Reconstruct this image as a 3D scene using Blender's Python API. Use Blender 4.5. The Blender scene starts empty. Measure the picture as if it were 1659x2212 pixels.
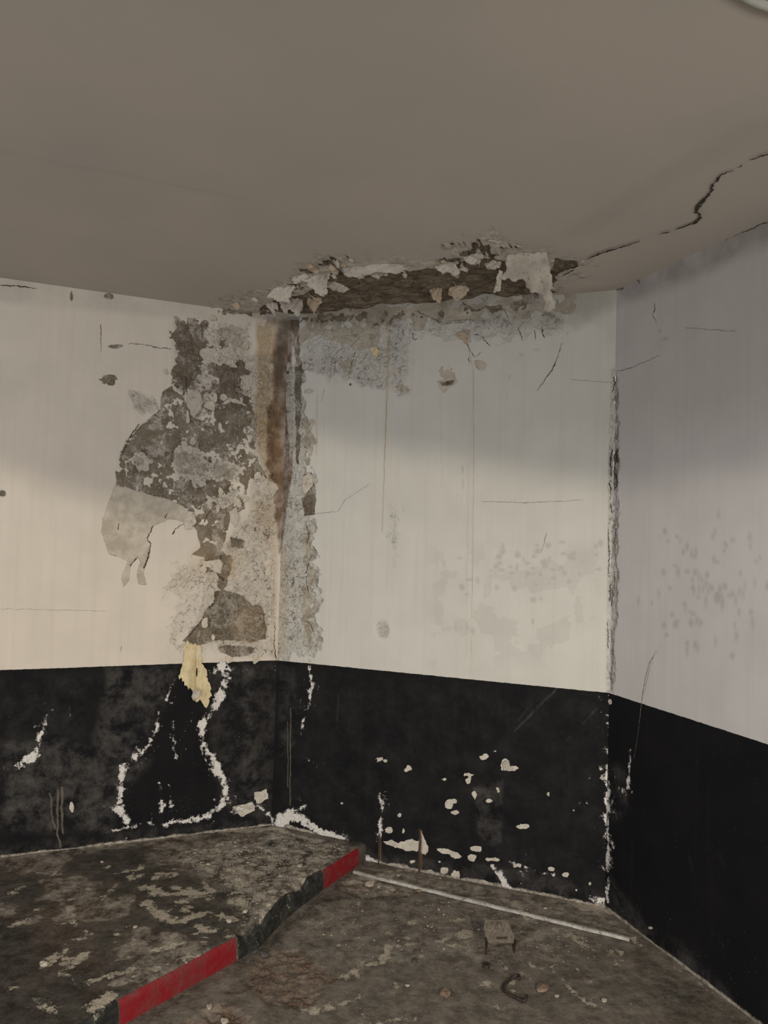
import bpy, bmesh, math, random
import numpy as np
from mathutils import Matrix, Vector
from mathutils.geometry import delaunay_2d_cdt

# ------------------------------------------------------------------ camera
W, H, F = 1659.0, 2212.0, 1600.0
PITCH, ROLL, EYE = 0.03301923, 0.02949974, 1.5
sc = bpy.context.scene
COL = sc.collection
cp, sp, cr, sr = math.cos(PITCH), math.sin(PITCH), math.cos(ROLL), math.sin(ROLL)
FW = np.array([0, cp, sp]); UP0 = np.array([0, -sp, cp]); RT0 = np.array([1.0, 0, 0])
RT = cr * RT0 + sr * UP0
UP = -sr * RT0 + cr * UP0
CAMP = np.array([0, 0, EYE])
cam = bpy.data.cameras.new('camera'); camo = bpy.data.objects.new('camera', cam); COL.objects.link(camo)
m = Matrix.Identity(4)
for i in range(3):
    m[i][0] = RT[i]; m[i][1] = UP[i]; m[i][2] = -FW[i]; m[i][3] = CAMP[i]
camo.matrix_world = m
cam.sensor_fit = 'VERTICAL'; cam.sensor_height = 36.0; cam.lens = 36.0 * F / H
cam.clip_start = 0.02
sc.camera = camo

# ------------------------------------------------------------------ world, exposure, lamps
vs = sc.view_settings
vs.view_transform = 'Standard'; vs.look = 'None'; vs.exposure = 0.0; vs.gamma = 1.0; vs.use_curve_mapping = False
wd = bpy.data.worlds.new('world'); sc.world = wd; wd.use_nodes = True
wd.node_tree.nodes['Background'].inputs[0].default_value = (0.93, 0.95, 1.0, 1)
wd.node_tree.nodes['Background'].inputs[1].default_value = 0.40

def area(name, loc, target, sx, sy, power, col):
    l = bpy.data.lights.new(name, 'AREA'); l.shape = 'RECTANGLE'; l.size = sx; l.size_y = sy
    l.energy = power; l.color = col
    o = bpy.data.objects.new(name, l); COL.objects.link(o); o.location = loc
    o.rotation_euler = (Vector(target) - Vector(loc)).to_track_quat('-Z', 'Y').to_euler()
    return o
def point(name, loc, radius, power, col):
    l = bpy.data.lights.new(name, 'POINT'); l.shadow_soft_size = radius; l.energy = power; l.color = col
    o = bpy.data.objects.new(name, l); COL.objects.link(o); o.location = loc
    return o
KEYP = np.array([1.0, -2.6, 2.45])
point('bulkhead_lamp', tuple(KEYP), 0.07, 400, (1.0, 0.87, 0.68))
area('warm_tube_lamp', (2.4, -1.8, 2.44), (-0.9, 3.4, 1.2), 1.4, 0.25, 48, (1.0, 0.88, 0.70))
area('cool_tube_lamp', (-2.4, -1.4, 2.44), (1.3, 3.0, 1.3), 1.4, 0.25, 52, (0.96, 0.955, 1.0))
area('ceiling_fill_light', (0.2, -3.0, 0.5), (0.2, 2.2, 2.57), 3.4, 1.0, 110, (1.0, 0.95, 0.88))  # unseen fill added low behind the view to brighten the ceiling

# ------------------------------------------------------------------ places of the room
C1 = np.array([-0.50204303, 3.65204465]); C2 = np.array([0.95596899, 3.09804862])
LA, RA = 3.52313971, -1.2054073
ZC, ZD, ZP = 2.57061955, 0.87857934, 0.0803
def ray(px, py):
    return FW + RT * (px - W / 2) / F - UP * (py - H / 2) / F
class Plane:
    """vertical wall: u along the wall from corner, v = height, n = normal into the room"""
    def __init__(s, o, ang):
        s.o = np.array([o[0], o[1], 0.0]); s.d = np.array([math.cos(ang), math.sin(ang), 0.0])
        n = np.array([-s.d[1], s.d[0], 0.0])
        if n @ (CAMP - s.o) < 0: n = -n
        s.n = n
    def uv(s, px, py):
        r = ray(px, py); t = ((s.o - CAMP) @ s.n) / (r @ s.n); p = CAMP + r * t - s.o
        return (p @ s.d, p[2])
    def pt(s, u, v, off=0.0):
        return s.o + s.d * u + np.array([0, 0, v]) + s.n * off
class Flat:
    """horizontal plane at z; u, v in a turned frame; n points to the room"""
    def __init__(s, z, o, ang, up):
        s.z = z; s.o = np.array([o[0], o[1], z]); s.d = np.array([math.cos(ang), math.sin(ang), 0.0])
        s.e = np.array([-s.d[1], s.d[0], 0.0]); s.n = np.array([0, 0, 1.0 if up else -1.0])
    def uv(s, px, py):
        r = ray(px, py); t = (s.z - EYE) / r[2]; p = CAMP + r * t - s.o
        return (p @ s.d, p @ s.e)
    def pt(s, u, v, off=0.0):
        return s.o + s.d * u + s.e * v + s.n * off
MA = math.atan2(C2[1] - C1[1], C2[0] - C1[0])
PL = Plane(C1, LA); PM = Plane(C1, MA); PR = Plane(C2, RA)
LM = float(np.hypot(*(C2 - C1)))
CE = Flat(ZC, C1, MA + math.pi, False)        # u runs left along the middle wall, v towards the camera
LOW = Flat(0.0, (0, 0), 0.0, True)
TOP = Flat(ZP, (0, 0), 0.0, True)

# ------------------------------------------------------------------ numpy helpers
def vnoise(x, y, seed):
    xi = np.floor(x).astype(np.int64); yi = np.floor(y).astype(np.int64)
    fx = x - xi; fy = y - yi
    fx = fx * fx * (3 - 2 * fx); fy = fy * fy * (3 - 2 * fy)
    def h(a, b):
        v = (a * 374761393 + b * 668265263 + seed * 974634777) & 0xffffffff
        v = ((v ^ (v >> 13)) * 1274126177) & 0xffffffff
        v = v ^ (v >> 16)
        return (v & 0xffff) / 65535.0
    return (h(xi, yi) * (1 - fx) + h(xi + 1, yi) * fx) * (1 - fy) + (h(xi, yi + 1) * (1 - fx) + h(xi + 1, yi + 1) * fx) * fy
def fbm(x, y, seed=1, oc=4):
    s = 0; a = 1; t = 0
    for i in range(oc):
        s = s + a * vnoise(x * 2 ** i + 17.3 * i, y * 2 ** i - 9.1 * i, seed + i); t += a; a *= 0.55
    return s / t - 0.5
def sstep(a, b, x):
    t = np.clip((x - a) / (b - a), 0, 1); return t * t * (3 - 2 * t)
class Field:
    """shapes given in photograph pixels are carried to the surface they lie on"""
    def __init__(s, plane, U, V, warp=0.006, wf=28.0, seed=3):
        s.p = plane; s.U = U + fbm(U * wf, V * wf, seed, 4) * warp * 2; s.V = V + fbm(U * wf, V * wf, seed + 50, 4) * warp * 2
        s.shape = U.shape
    def tr(s, pts): return np.array([s.p.uv(a, b) for a, b in pts])
    def poly(s, pts, px=True, margin=0.08):
        q = s.tr(pts) if px else np.array(pts, float)
        out = np.full(s.shape, -1.0)
        lo = q.min(0) - margin; hi = q.max(0) + margin
        m = (s.U > lo[0]) & (s.U < hi[0]) & (s.V > lo[1]) & (s.V < hi[1])
        if not m.any(): return out
        x = s.U[m]; y = s.V[m]; d = np.full(x.shape, 9e9); ins = np.zeros(x.shape, bool)
        for i in range(len(q)):
            ax, ay = q[i]; bx, by = q[(i + 1) % len(q)]
            ex, ey = bx - ax, by - ay; L = ex * ex + ey * ey + 1e-12
            t = np.clip(((x - ax) * ex + (y - ay) * ey) / L, 0, 1)
            d = np.minimum(d, np.hypot(x - ax - t * ex, y - ay - t * ey))
            c = ((ay > y) != (by > y)) & (x < (bx - ax) * (y - ay) / (by - ay + 1e-15) + ax)
            ins ^= c
        out[m] = np.where(ins, d, -d)
        return out
    def stroke(s, pts, r, margin=0.08):
        q = s.tr([(a[0], a[1]) for a in pts]); rs = [a[2] if len(a) > 2 else r for a in pts]
        out = np.full(s.shape, -1.0)
        lo = q.min(0) - margin; hi = q.max(0) + margin
        m = (s.U > lo[0]) & (s.U < hi[0]) & (s.V > lo[1]) & (s.V < hi[1])
        if not m.any(): return out
        x = s.U[m]; y = s.V[m]; o = np.full(x.shape, -1.0)
        for i in range(len(q) - 1):
            ax, ay = q[i]; bx, by = q[i + 1]
            ex, ey = bx - ax, by - ay; L = ex * ex + ey * ey + 1e-12
            t = np.clip(((x - ax) * ex + (y - ay) * ey) / L, 0, 1)
            o = np.maximum(o, rs[i] * (1 - t) + rs[i + 1] * t - np.hypot(x - ax - t * ex, y - ay - t * ey))
        out[m] = o
        return out
    def blob(s, px, py, rx, ry):
        """ellipse, radii in photograph pixels at that place"""
        c = s.tr([(px, py)])[0]; a = s.tr([(px + rx, py)])[0] - c; b = s.tr([(px, py + ry)])[0] - c
        M = np.linalg.inv(np.array([a, b]).T)
        x = s.U - c[0]; y = s.V - c[1]
        k = np.hypot(M[0, 0] * x + M[0, 1] * y, M[1, 0] * x + M[1, 1] * y)
        return (1 - k) * min(np.hypot(*a), np.hypot(*b))
def umax(*a):
    r = a[0]
    for b in a[1:]: r = np.maximum(r, b)
    return r

def saltv(s_, g): return np.where(s_ > -0.05, np.maximum(np.clip(s_ / 0.026, -.95, 0.40) - .14 + g * .6, np.clip(-.42 + s_ * 6, -.95, 0) + g * .3), -1)

def spaced(segs):
    """segs: (start, end, step) pieces -> sorted coordinates"""
    out = []
    for a, b, st in segs:
        n = max(1, int(round((b - a) / st))); out.extend(list(a + (b - a) * np.arange(n) / n))
    out.append(segs[-1][1]); return np.array(out)

def grid_mesh(name, P, attrs, mat, parent=None, flip=False, keep=None):
    """P: (nv, nu, 3) points; attrs: name -> (nv, nu, 4)"""
    nv, nu = P.shape[:2]
    me = bpy.data.meshes.new(name)
    idx = np.arange(nv * nu).reshape(nv, nu)
    q = np.stack([idx[:-1, :-1], idx[:-1, 1:], idx[1:, 1:], idx[1:, :-1]], -1).reshape(-1, 4)
    if flip: q = q[:, ::-1]
    if keep is not None: q = q[keep[:-1, :-1].reshape(-1)]
    me.vertices.add(nv * nu); me.vertices.foreach_set('co', P.reshape(-1).astype(np.float32))
    me.loops.add(q.size); me.loops.foreach_set('vertex_index', q.reshape(-1).astype(np.int32))
    me.polygons.add(len(q)); me.polygons.foreach_set('loop_start', (np.arange(len(q)) * 4).astype(np.int32))
    me.polygons.foreach_set('use_smooth', np.ones(len(q), bool))
    me.update(calc_edges=True)
    for k, a in attrs.items():
        at = me.color_attributes.new(k, 'FLOAT_COLOR', 'POINT')
        at.data.foreach_set('color', a.reshape(-1).astype(np.float32))
    me.materials.append(mat)
    o = bpy.data.objects.new(name, me); COL.objects.link(o)
    if parent: o.parent = parent
    return o
def pack(*a):
    sh = a[0].shape; z = [np.broadcast_to(np.asarray(x, float), sh) for x in a]
    while len(z) < 4: z.append(np.zeros(sh))
    return np.stack(z, -1)
def S(x, w=0.02): return np.clip(x / w, -1, 1)      # distance -> stored signed field

# ------------------------------------------------------------------ node helper
class NT:
    def __init__(s, name):
        s.m = bpy.data.materials.new(name); s.m.use_nodes = True; s.t = s.m.node_tree; s.t.nodes.clear()
        s.out = s.t.nodes.new('ShaderNodeOutputMaterial'); s.b = s.t.nodes.new('ShaderNodeBsdfPrincipled')
        s.t.links.new(s.b.outputs[0], s.out.inputs[0])
        s.co = s.t.nodes.new('ShaderNodeTexCoord').outputs['Object']
    def put(s, sock, v):
        if v is None: return
        if isinstance(v, bpy.types.NodeSocket): s.t.links.new(v, sock)
        elif isinstance(v, tuple) and sock.type == 'RGBA': sock.default_value = (*v, 1) if len(v) == 3 else v
        else: sock.default_value = v
    def attr(s, name):
        n = s.t.nodes.new('ShaderNodeAttribute'); n.attribute_name = name
        sp_ = s.t.nodes.new('ShaderNodeSeparateColor'); s.t.links.new(n.outputs['Color'], sp_.inputs[0])
        return sp_.outputs[0], sp_.outputs[1], sp_.outputs[2], n.outputs['Alpha']
    def scale(s, vec):
        n = s.t.nodes.new('ShaderNodeVectorMath'); n.operation = 'MULTIPLY'; s.put(n.inputs[0], s.co); n.inputs[1].default_value = vec
        return n.outputs[0]
    def xyz(s):
        n = s.t.nodes.new('ShaderNodeSeparateXYZ'); s.put(n.inputs[0], s.co); return n.outputs
    def noise(s, sc_, det=4, rough=0.55, vec=None, dist=0.0):
        n = s.t.nodes.new('ShaderNodeTexNoise'); s.put(n.inputs['Vector'], vec or s.co)
        n.inputs['Scale'].default_value = sc_; n.inputs['Detail'].default_value = det; n.inputs['Roughness'].default_value = rough
        n.inputs['Distortion'].default_value = dist
        return n.outputs[0]
    def voro(s, sc_, vec=None, feat='F1'):
        n = s.t.nodes.new('ShaderNodeTexVoronoi'); n.feature = feat; s.put(n.inputs['Vector'], vec or s.co); n.inputs['Scale'].default_value = sc_
        return n.outputs[0]
    def math(s, op, a, b=None, c=None, clamp=False):
        n = s.t.nodes.new('ShaderNodeMath'); n.operation = op; n.use_clamp = clamp
        s.put(n.inputs[0], a); s.put(n.inputs[1], b)
        if c is not None: s.put(n.inputs[2], c)
        return n.outputs[0]
    def add(s, a, b): return s.math('ADD', a, b)
    def mul(s, a, b): return s.math('MULTIPLY', a, b)
    def rng(s, x, lo, hi, a=0.0, b=1.0):
        n = s.t.nodes.new('ShaderNodeMapRange'); n.clamp = True; s.put(n.inputs[0], x)
        for i, v in enumerate((lo, hi, a, b)): n.inputs[i + 1].default_value = v
        return n.outputs[0]
    def mix(s, f, a, b, mode='MIX'):
        n = s.t.nodes.new('ShaderNodeMix'); n.data_type = 'RGBA'; n.blend_type = mode
        s.put(n.inputs[0], f); s.put(n.inputs[6], a); s.put(n.inputs[7], b)
        return n.outputs[2]
    def bump(s, h, st, dist, nrm=None):
        n = s.t.nodes.new('ShaderNodeBump'); s.put(n.inputs['Height'], h); n.inputs['Strength'].default_value = st
        n.inputs['Distance'].default_value = dist
        if nrm: s.put(n.inputs['Normal'], nrm)
        return n.outputs[0]
    def fin(s, col, rough=0.8, nrm=None, spec=0.3, metal=0.0):
        s.put(s.b.inputs['Base Color'], col); s.put(s.b.inputs['Roughness'], rough); s.put(s.b.inputs['Metallic'], metal)
        s.b.inputs['Specular IOR Level'].default_value = spec
        if nrm: s.put(s.b.inputs['Normal'], nrm)
        return s.m

def jit(n, fld, noise, amp):
    return n.add(fld, n.mul(n.add(noise, -0.5), amp))

def wall_material(name, paint, low_z=ZD):
    """fields a1 = peel, skim, salt, chip;  a2 = rust, ochre, dirt, rough;  a3 = smear, drip, crust, speck"""
    n = NT(name)
    peel, skim, salt, chip = n.attr('a1'); rust, ochre, dirt_shade, rough = n.attr('a2'); smear, drip, crust, speck = n.attr('a3')
    fine = n.noise(170, 5, 0.65); mid = n.noise(45, 5, 0.6); big = n.noise(6, 4, 0.55); vf = n.noise(420, 3, 0.6)
    streak = n.noise(1, 4, 0.55, vec=n.scale((38, 38, 1.1)))
    p = n.mix(n.rng(big, 0.35, 0.7), paint, tuple(c * 0.93 for c in paint))
    p = n.mix(n.rng(streak, 0.5, 0.72, 0, 0.38), p, tuple(c * k for c, k in zip(paint, (0.86, 0.85, 0.80))))
    z = n.xyz()[2]
    isb = n.rng(n.add(z, n.mul(n.add(mid, -0.5), 0.006)), low_z - 0.0008, low_z + 0.0008, 1, 0)
    blk = n.mix(n.rng(big, 0.3, 0.75), (0.0042, 0.0045, 0.0058), (0.0078, 0.0078, 0.0088))
    blk = n.mix(n.rng(streak, 0.55, 0.8, 0, 0.5), blk, (0.012, 0.012, 0.012))
    sm = n.mul(smear, n.rng(n.noise(11, 9, 0.78, dist=0.15), 0.42, 0.70))
    blk = n.mix(sm, blk, (0.085, 0.080, 0.075))
    col = n.mix(isb, p, blk)
    # rough, pitted, blistered paint
    col = n.mix(n.mul(n.mul(rough, n.rng(isb, 0, 1, 1, 0)), n.rng(mid, 0.42, 0.7, 0, 0.30)), col, (0.40, 0.355, 0.28))
    rl = n.math('ABSOLUTE', n.add(n.noise(26, 5, 0.6, dist=0.8), -0.5))
    lines = n.mul(n.rng(rl, 0.004, 0.013, 1, 0), n.rng(n.noise(17, 3), .48, .58))
    pits = n.mul(n.rng(n.add(n.noise(60, 6, 0.72, dist=0.5), n.mul(n.add(n.noise(9, 3), -.5), .25)), 0.61, 0.66), n.rng(rough, 0.1, 0.8))
    pits = n.math('MAXIMUM', pits, n.mul(lines, n.rng(rough, 0.25, 0.8)))
    col = n.mix(n.mul(pits, n.rng(isb, 0, 1, 1, 0)), col, (0.15, 0.135, 0.115))
    # chips through black down to the cream plaster
    cm = n.rng(jit(n, chip, fine, 0.55), -0.03, 0.03)
    col = n.mix(cm, col, n.mix(n.rng(mid, 0.4, 0.7), (0.52, 0.49, 0.43), (0.36, 0.33, 0.28)))
    # grey skim coat
    sk = n.rng(jit(n, skim, fine, 0.35), -0.04, 0.04)
    skc = n.mix(n.rng(n.noise(18, 6, 0.65), 0.38, 0.66), (0.355, 0.32, 0.262), (0.50, 0.46, 0.39))
    col = n.mix(sk, col, skc)
    # bare render
    pm = n.rng(jit(n, peel, fine, 0.75), -0.05, 0.05)
    sub = n.mix(n.rng(n.noise(22, 6, 0.7), 0.36, 0.66), (0.135, 0.112, 0.080), (0.235, 0.20, 0.155))
    res = n.add(n.noise(11, 3, 0.6, dist=0.7), n.mul(n.add(n.noise(70, 8, 0.8), -0.5), 0.75))
    sub = n.mix(n.rng(res, 0.53, 0.62, 0, .85), sub, n.mix(n.rng(fine, .4, .6), (0.47, 0.44, 0.385), (0.33, 0.30, 0.26)))
    sub = n.mix(n.mul(n.rng(n.noise(150, 4, 0.75), 0.57, 0.66), n.rng(big, .42, .58)), sub, (0.50, 0.47, 0.42))
    sub = n.mix(n.rng(n.noise(75, 3, 0.6), 0.36, 0.30), sub, (0.075, 0.062, 0.048))
    col = n.mix(pm, col, sub)
    # stains, with shade painted under the ceiling edge
    ocm = n.mul(ochre, n.rng(mid, 0.25, 0.6, 0.6, 1))
    col = n.mix(ocm, col, n.mix(n.rng(fine, 0.35, 0.65), (0.34, 0.235, 0.125), (0.48, 0.37, 0.235)), 'MIX')
    vst = n.noise(1, 5, 0.65, vec=n.scale((120, 120, 9)))
    rum = n.mul(rust, n.rng(vst, 0.25, 0.62, 0.75, 1))
    col = n.mix(rum, col, n.mix(n.rng(vst, 0.4, 0.62), (0.070, 0.038, 0.020), (0.175, 0.105, 0.060)))
    col = n.mix(n.mul(drip, 0.65), col, n.mix(isb, (0.33, 0.23, 0.11), (0.16, 0.14, 0.11)))
    col = n.mix(n.mul(dirt_shade, n.rng(mid, 0.3, 0.65, 0.82, 1)), col, (0.085, 0.070, 0.056))
    cr_ = n.rng(jit(n, crust, fine, 0.8), -0.1, 0.2)
    col = n.mix(cr_, col, n.mix(n.rng(mid, 0.35, 0.65), (0.42, 0.39, 0.34), (0.13, 0.115, 0.095)))
    spk = n.mul(n.mul(n.rng(n.noise(150, 5, 0.75), 0.64, 0.70), speck), n.rng(n.noise(13, 5, .65), .50, .60))
    col = n.mix(spk, col, (0.55, 0.53, 0.49))
    st = n.add(n.mul(n.add(n.noise(60, 7, 0.78), -0.5), 2.3), n.mul(n.add(n.noise(200, 4, 0.7), -0.5), 1.2))
    sa = n.rng(n.add(salt, st), -0.02, 0.16)
    sa = n.mul(sa, n.rng(salt, -0.95, -0.5))
    col = n.mix(sa, col, n.mix(n.rng(fine, 0.4, 0.6), (0.70, 0.69, 0.67), (0.46, 0.44, 0.42)))
    # relief
    h = n.mul(pm, -1.0); h = n.add(h, n.mul(sk, -0.6)); h = n.add(h, n.mul(sa, 0.5)); h = n.add(h, n.mul(cm, -0.35))
    worm = n.noise(42, 4, 0.6, dist=1.6)
    h = n.add(h, n.mul(rough, n.mul(worm, 4.5))); h = n.add(h, n.mul(pits, -1.0))
    h = n.add(h, n.mul(n.add(pm, rough), n.mul(fine, 0.9)))
    nb = n.bump(h, 0.85, 0.005)
    nb = n.bump(n.add(vf, n.mul(mid, 1.2)), 0.10, 0.002, nb)
    ro = n.math('SUBTRACT', 0.90, n.mul(isb, 0.06))
    return n.fin(col, ro, nb, 0.16)

M_L = wall_material('left_wall_paint', (0.57, 0.525, 0.46))
M_M = wall_material('middle_wall_paint', (0.525, 0.52, 0.485))
M_R = wall_material('right_wall_paint', (0.53, 0.52, 0.515))

def plain(name, c1, c2, rough=0.85, scale=30, bump=0.3, metal=0.0, c3=None, spec=0.3):
    n = NT(name); f = n.noise(scale, 5, 0.6)
    c = n.mix(n.rng(f, 0.35, 0.65), c1, c2)
    if c3: c = n.mix(n.rng(n.noise(scale * 2.7, 4, 0.65), 0.56, 0.66), c, c3)
    return n.fin(c, rough, n.bump(n.noise(scale * 5, 4, 0.6), bump, 0.002), spec, metal)

# ------------------------------------------------------------------ walls
def tag(o, label=None, cat=None, group=None, kind=None):
    if label: o['label'] = label
    if cat: o['category'] = cat
    if group: o['group'] = group
    if kind: o['kind'] = kind
    return o

def finish_wall(name, pl, us, vs_, peel, skim, salt, chip, rust, ochre, dirt_shade, rough, smear, drip, crust, speck, mat, extra, flip):
    V, U = np.meshgrid(vs_, us, indexing='ij')
    pk = sstep(-0.004, 0.004, peel); sk = sstep(-0.004, 0.004, skim)
    off = -0.0035 * pk - 0.0015 * sk * (1 - pk) + extra
    off = off + rough * fbm(U * 60, V * 60, 77, 3) * 0.012 + pk * fbm(U * 45, V * 45, 31, 4) * 0.010
    off = off + fbm(U * 3, V * 3, 12, 3) * 0.004 * sstep(0, 0.05, U)
    P = pl.o + U[..., None] * pl.d + V[..., None] * np.array([0, 0, 1.0]) + off[..., None] * pl.n
    at = {'a1': pack(S(peel), S(skim), np.clip(salt, -1, 1), S(chip, 0.008)), 'a2': pack(rust, ochre, dirt_shade, rough),
          'a3': pack(smear, drip, S(crust, 0.02), speck)}
    o = grid_mesh(name, P, at, mat, flip=flip); o['kind'] = 'structure'
    return o

# ---- left wall
us = spaced([(0, 1.28, 0.0036), (1.28, 3.4, 0.05)]); vv = spaced([(-0.02, 0.06, 0.04), (0.06, 2.62, 0.0038)])
V, U = np.meshgrid(vv, us, indexing='ij')
f = Field(PL, U, V, 0.007, 26, 5)
n1 = fbm(U * 22, V * 22, 9, 5); n2 = fbm(U * 60, V * 60, 19, 4); n3 = fbm(U * 9, V * 9, 29, 4)
PEEL_MAIN = [(300,920),(322,905),(345,882),(350,845),(378,830),(410,805),(425,835),(440,880),(470,880),(500,868),(540,880),(556,900),(550,960),(560,1000),(577,1032),(540,1035),(532,1055),(528,1100),(500,1110),(492,1150),(482,1180),(470,1202),(445,1206),(418,1198),(432,1180),(426,1150),(412,1130),(405,1100),(370,1080),(300,1062),(250,1045),(250,1020),(262,980),(275,950)]
peel = f.poly(PEEL_MAIN) + n1 * 0.012
isl = umax(f.poly([(372,975),(400,948),(430,960),(450,990),(500,1000),(522,1012),(510,1036),(460,1040),(430,1062),(400,1032),(380,1010)]),
           f.poly([(450,1075),(500,1050),(527,1080),(480,1098),(450,1092)]), f.poly([(403,838),(430,842),(442,872),(430,902),(415,908),(405,880)]),
           f.poly([(285,845),(330,858),(342,882),(312,892),(295,880)]), f.poly([(270,965),(330,960),(350,1000),(330,1030),(280,1035)]) - 0.03)
isl_m = isl + n1 * 0.09 + n2 * .03
peel = np.minimum(peel, -isl_m)
peel = np.minimum(peel, 0.012 - n2 * 0.06 - n1 * 0.08)
patchy = f.poly([(368,700),(385,688),(412,692),(445,690),(450,740),(482,742),(480,760),(440,765),(438,800),(432,832),(400,835),(375,818),(366,790),(380,760),(368,730)]) + n1 * 0.10 + n2 * 0.06 - 0.012
patchy2 = f.poly([(430,765),(545,770),(553,890),(440,885)]) + n1 * 0.16 + n2 * 0.05 - 0.045
low1 = f.poly([(392,1386),(430,1345),(445,1320),(460,1305),(462,1280),(480,1272),(502,1280),(530,1290),(545,1310),(560,1303),(573,1330),(576,1382),(540,1387),(500,1385),(470,1382),(430,1392),(410,1388)]) + n1 * 0.008
low2 = f.poly([(468,1395),(520,1392),(552,1400),(540,1415),(500,1420),(480,1410)]) + n1 * 0.03 - 0.004
mids = f.poly([(465,1190),(505,1195),(500,1235),(492,1275),(470,1290),(462,1250)]) + n1 * 0.08 - 0.012
mids2 = f.poly([(498,1160),(530,1168),(525,1185),(500,1180)]) + n1 * 0.02
mids3 = f.blob(470, 1210, 50, 40) + n1 * 0.1 - 0.03
topl = umax(f.poly([(440,655),(600,660),(600,690),(470,690)]) + n1 * 0.09 - 0.022, f.blob(240, 820, 16, 12) + n1 * 0.09 - 0.01, f.blob(250, 748, 14, 4), f.blob(155, 640, 3, 9), f.blob(235, 640, 14, 10) - 0.006)
peel = umax(peel, patchy, patchy2, low1, low2, mids, mids2, mids3, topl)
SKIM = [(250,1046),(300,1062),(360,1076),(405,1100),(412,1130),(395,1128),(380,1124),(362,1120),(350,1128),(332,1134),(323,1152),(318,1165),(326,1174),(322,1200),(310,1235),(314,1264),(300,1262),(295,1245),(301,1215),(298,1203),(280,1225),(278,1255),(268,1268),(263,1250),(266,1235),(276,1213),(255,1203),(235,1196),(228,1170),(219,1150),(222,1120),(235,1080)]
skim = umax(f.poly(SKIM), f.poly([(545,690),(600,690),(600,880),(548,880)]) + n1 * 0.08 - 0.04, isl + n1 * 0.16 - .035, f.poly([(430,690),(550,685),(550,770),(450,770)]) + n1 * 0.1 - 0.05)
rough = np.clip(sstep(-0.02, 0.04, umax(f.poly([(430,760),(600,760),(600,1422),(500,1422),(470,1400),(440,1350),(440,1210),(540,1110),(545,900),(430,880)]), f.poly([(370,690),(550,690),(550,900),(370,850)]) - 0.01)) * (0.75 + n3), 0, 1)
rough = np.maximum(rough, .8 * sstep(-.02, .01, isl))
rough = np.maximum(rough, 0.45 * sstep(-0.03, 0.03, f.poly([(375,1230),(470,1200),(480,1400),(390,1400)]) + n1 * 0.20))
och = np.clip(umax(0.85 * sstep(-0.012, 0.012, f.poly([(552,690),(600,690),(610,1050),(578,1040),(560,980),(548,900),(556,800)]) + n1 * 0.02),
                   0.7 * sstep(-0.01, 0.02, f.poly([(485,1190),(515,1200),(512,1245),(495,1258)])), 0.45 * sstep(-0.02, 0.03, f.poly([(540,1100),(612,1040),(606,1200),(570,1180)]) + n1 * 0.05),
                   0.45 * sstep(-0.01, 0.015, f.stroke([(596,1180),(592,1300),(590,1422)], 0.012)), 0.3 * sstep(-0.02, 0.02, f.blob(470,1210,60,50)), 0.4*sstep(-.02,.02,f.blob(540,1350,40,40))), 0, 1) * (0.8 + n3)
rust = np.clip(umax(sstep(-0.008, 0.012, f.poly([(600,690),(642,690),(640,760),(618,1180),(602,1200),(592,1100),(588,1040),(574,1005),(576,880),(590,860),(588,760)]) + n1 * .02)), 0, 1) * np.clip(0.85 + n1, 0, 1)
dirt_shade = umax(0.30 * sstep(-0.05, 0.0, f.poly([(0,600),(640,672),(640,700),(0,640)], margin=.1)) * (0.6 + n3), 0.7 * sstep(-0.02, 0.03, f.poly([(560,672),(642,680),(640,720),(575,700)])),
            0.85 * sstep(-0.012, 0.008, f.stroke([(612,700,.022),(606,780,.018),(598,870,.006)], 0.012)) * (.8 + n1), 0.9 * sstep(0.0, -0.02, V - 0.075 - 0.045 * sstep(0, .4, U) - n1 * .02) * 0 )
low_z = ZP
base = sstep(0.055, 0.02, V - low_z + n1 * 0.03)
dirt_shade = umax(dirt_shade, 0 * base)
salt = np.full(U.shape, -1.0)
for pts, g in [
    ([(100,1545,.006),(92,1575,.010),(82,1600,.008),(86,1612,.012),(62,1640,.022),(38,1655,.024)], 0),
    ([(378,1468,.008),(360,1512,.007)], 0), ([(345,1540,.006),(335,1575,.012),(320,1610,.012),(290,1637,.016),(264,1652,.014),(258,1700,.018),(256,1740,.020),(275,1775,.018)], 0),
    ([(478,1438,.022),(490,1462,.022),(476,1500,.024),(460,1530,.022),(440,1560,.020),(436,1600,.016),(445,1630,.024),(465,1660,.026),(482,1685,.014),(490,1722,.016),(470,1750,.014)], 0),
    ([(490,1735,.014),(450,1758,.018),(400,1775,.014),(340,1780,.010),(290,1786,.010),(240,1795,.004)], 0),
    ([(345,1690,.004),(350,1750,.012)], -.3), ([(375,1560,.004),(378,1640,.003)], 0), ([(150,1520,.003),(152,1560,.006)], -.4), ([(365,1680,.005),(372,1750,.010)], -.35),
    ([(500,1755,.012),(560,1740,.012),(590,1770,.012)], -.2), ([(595,1720,.006),(598,1770,.010)], .0), ([(445,1445,.02),(520,1450,.02)], -.3)]:
    s_ = f.stroke(pts, .01)
    salt = np.maximum(salt, saltv(s_, g))
salt = np.where((V > ZD + 0.004) | (salt < -.98), -1, salt + n1 * 1.5 + n2 * 1.0)
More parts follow.
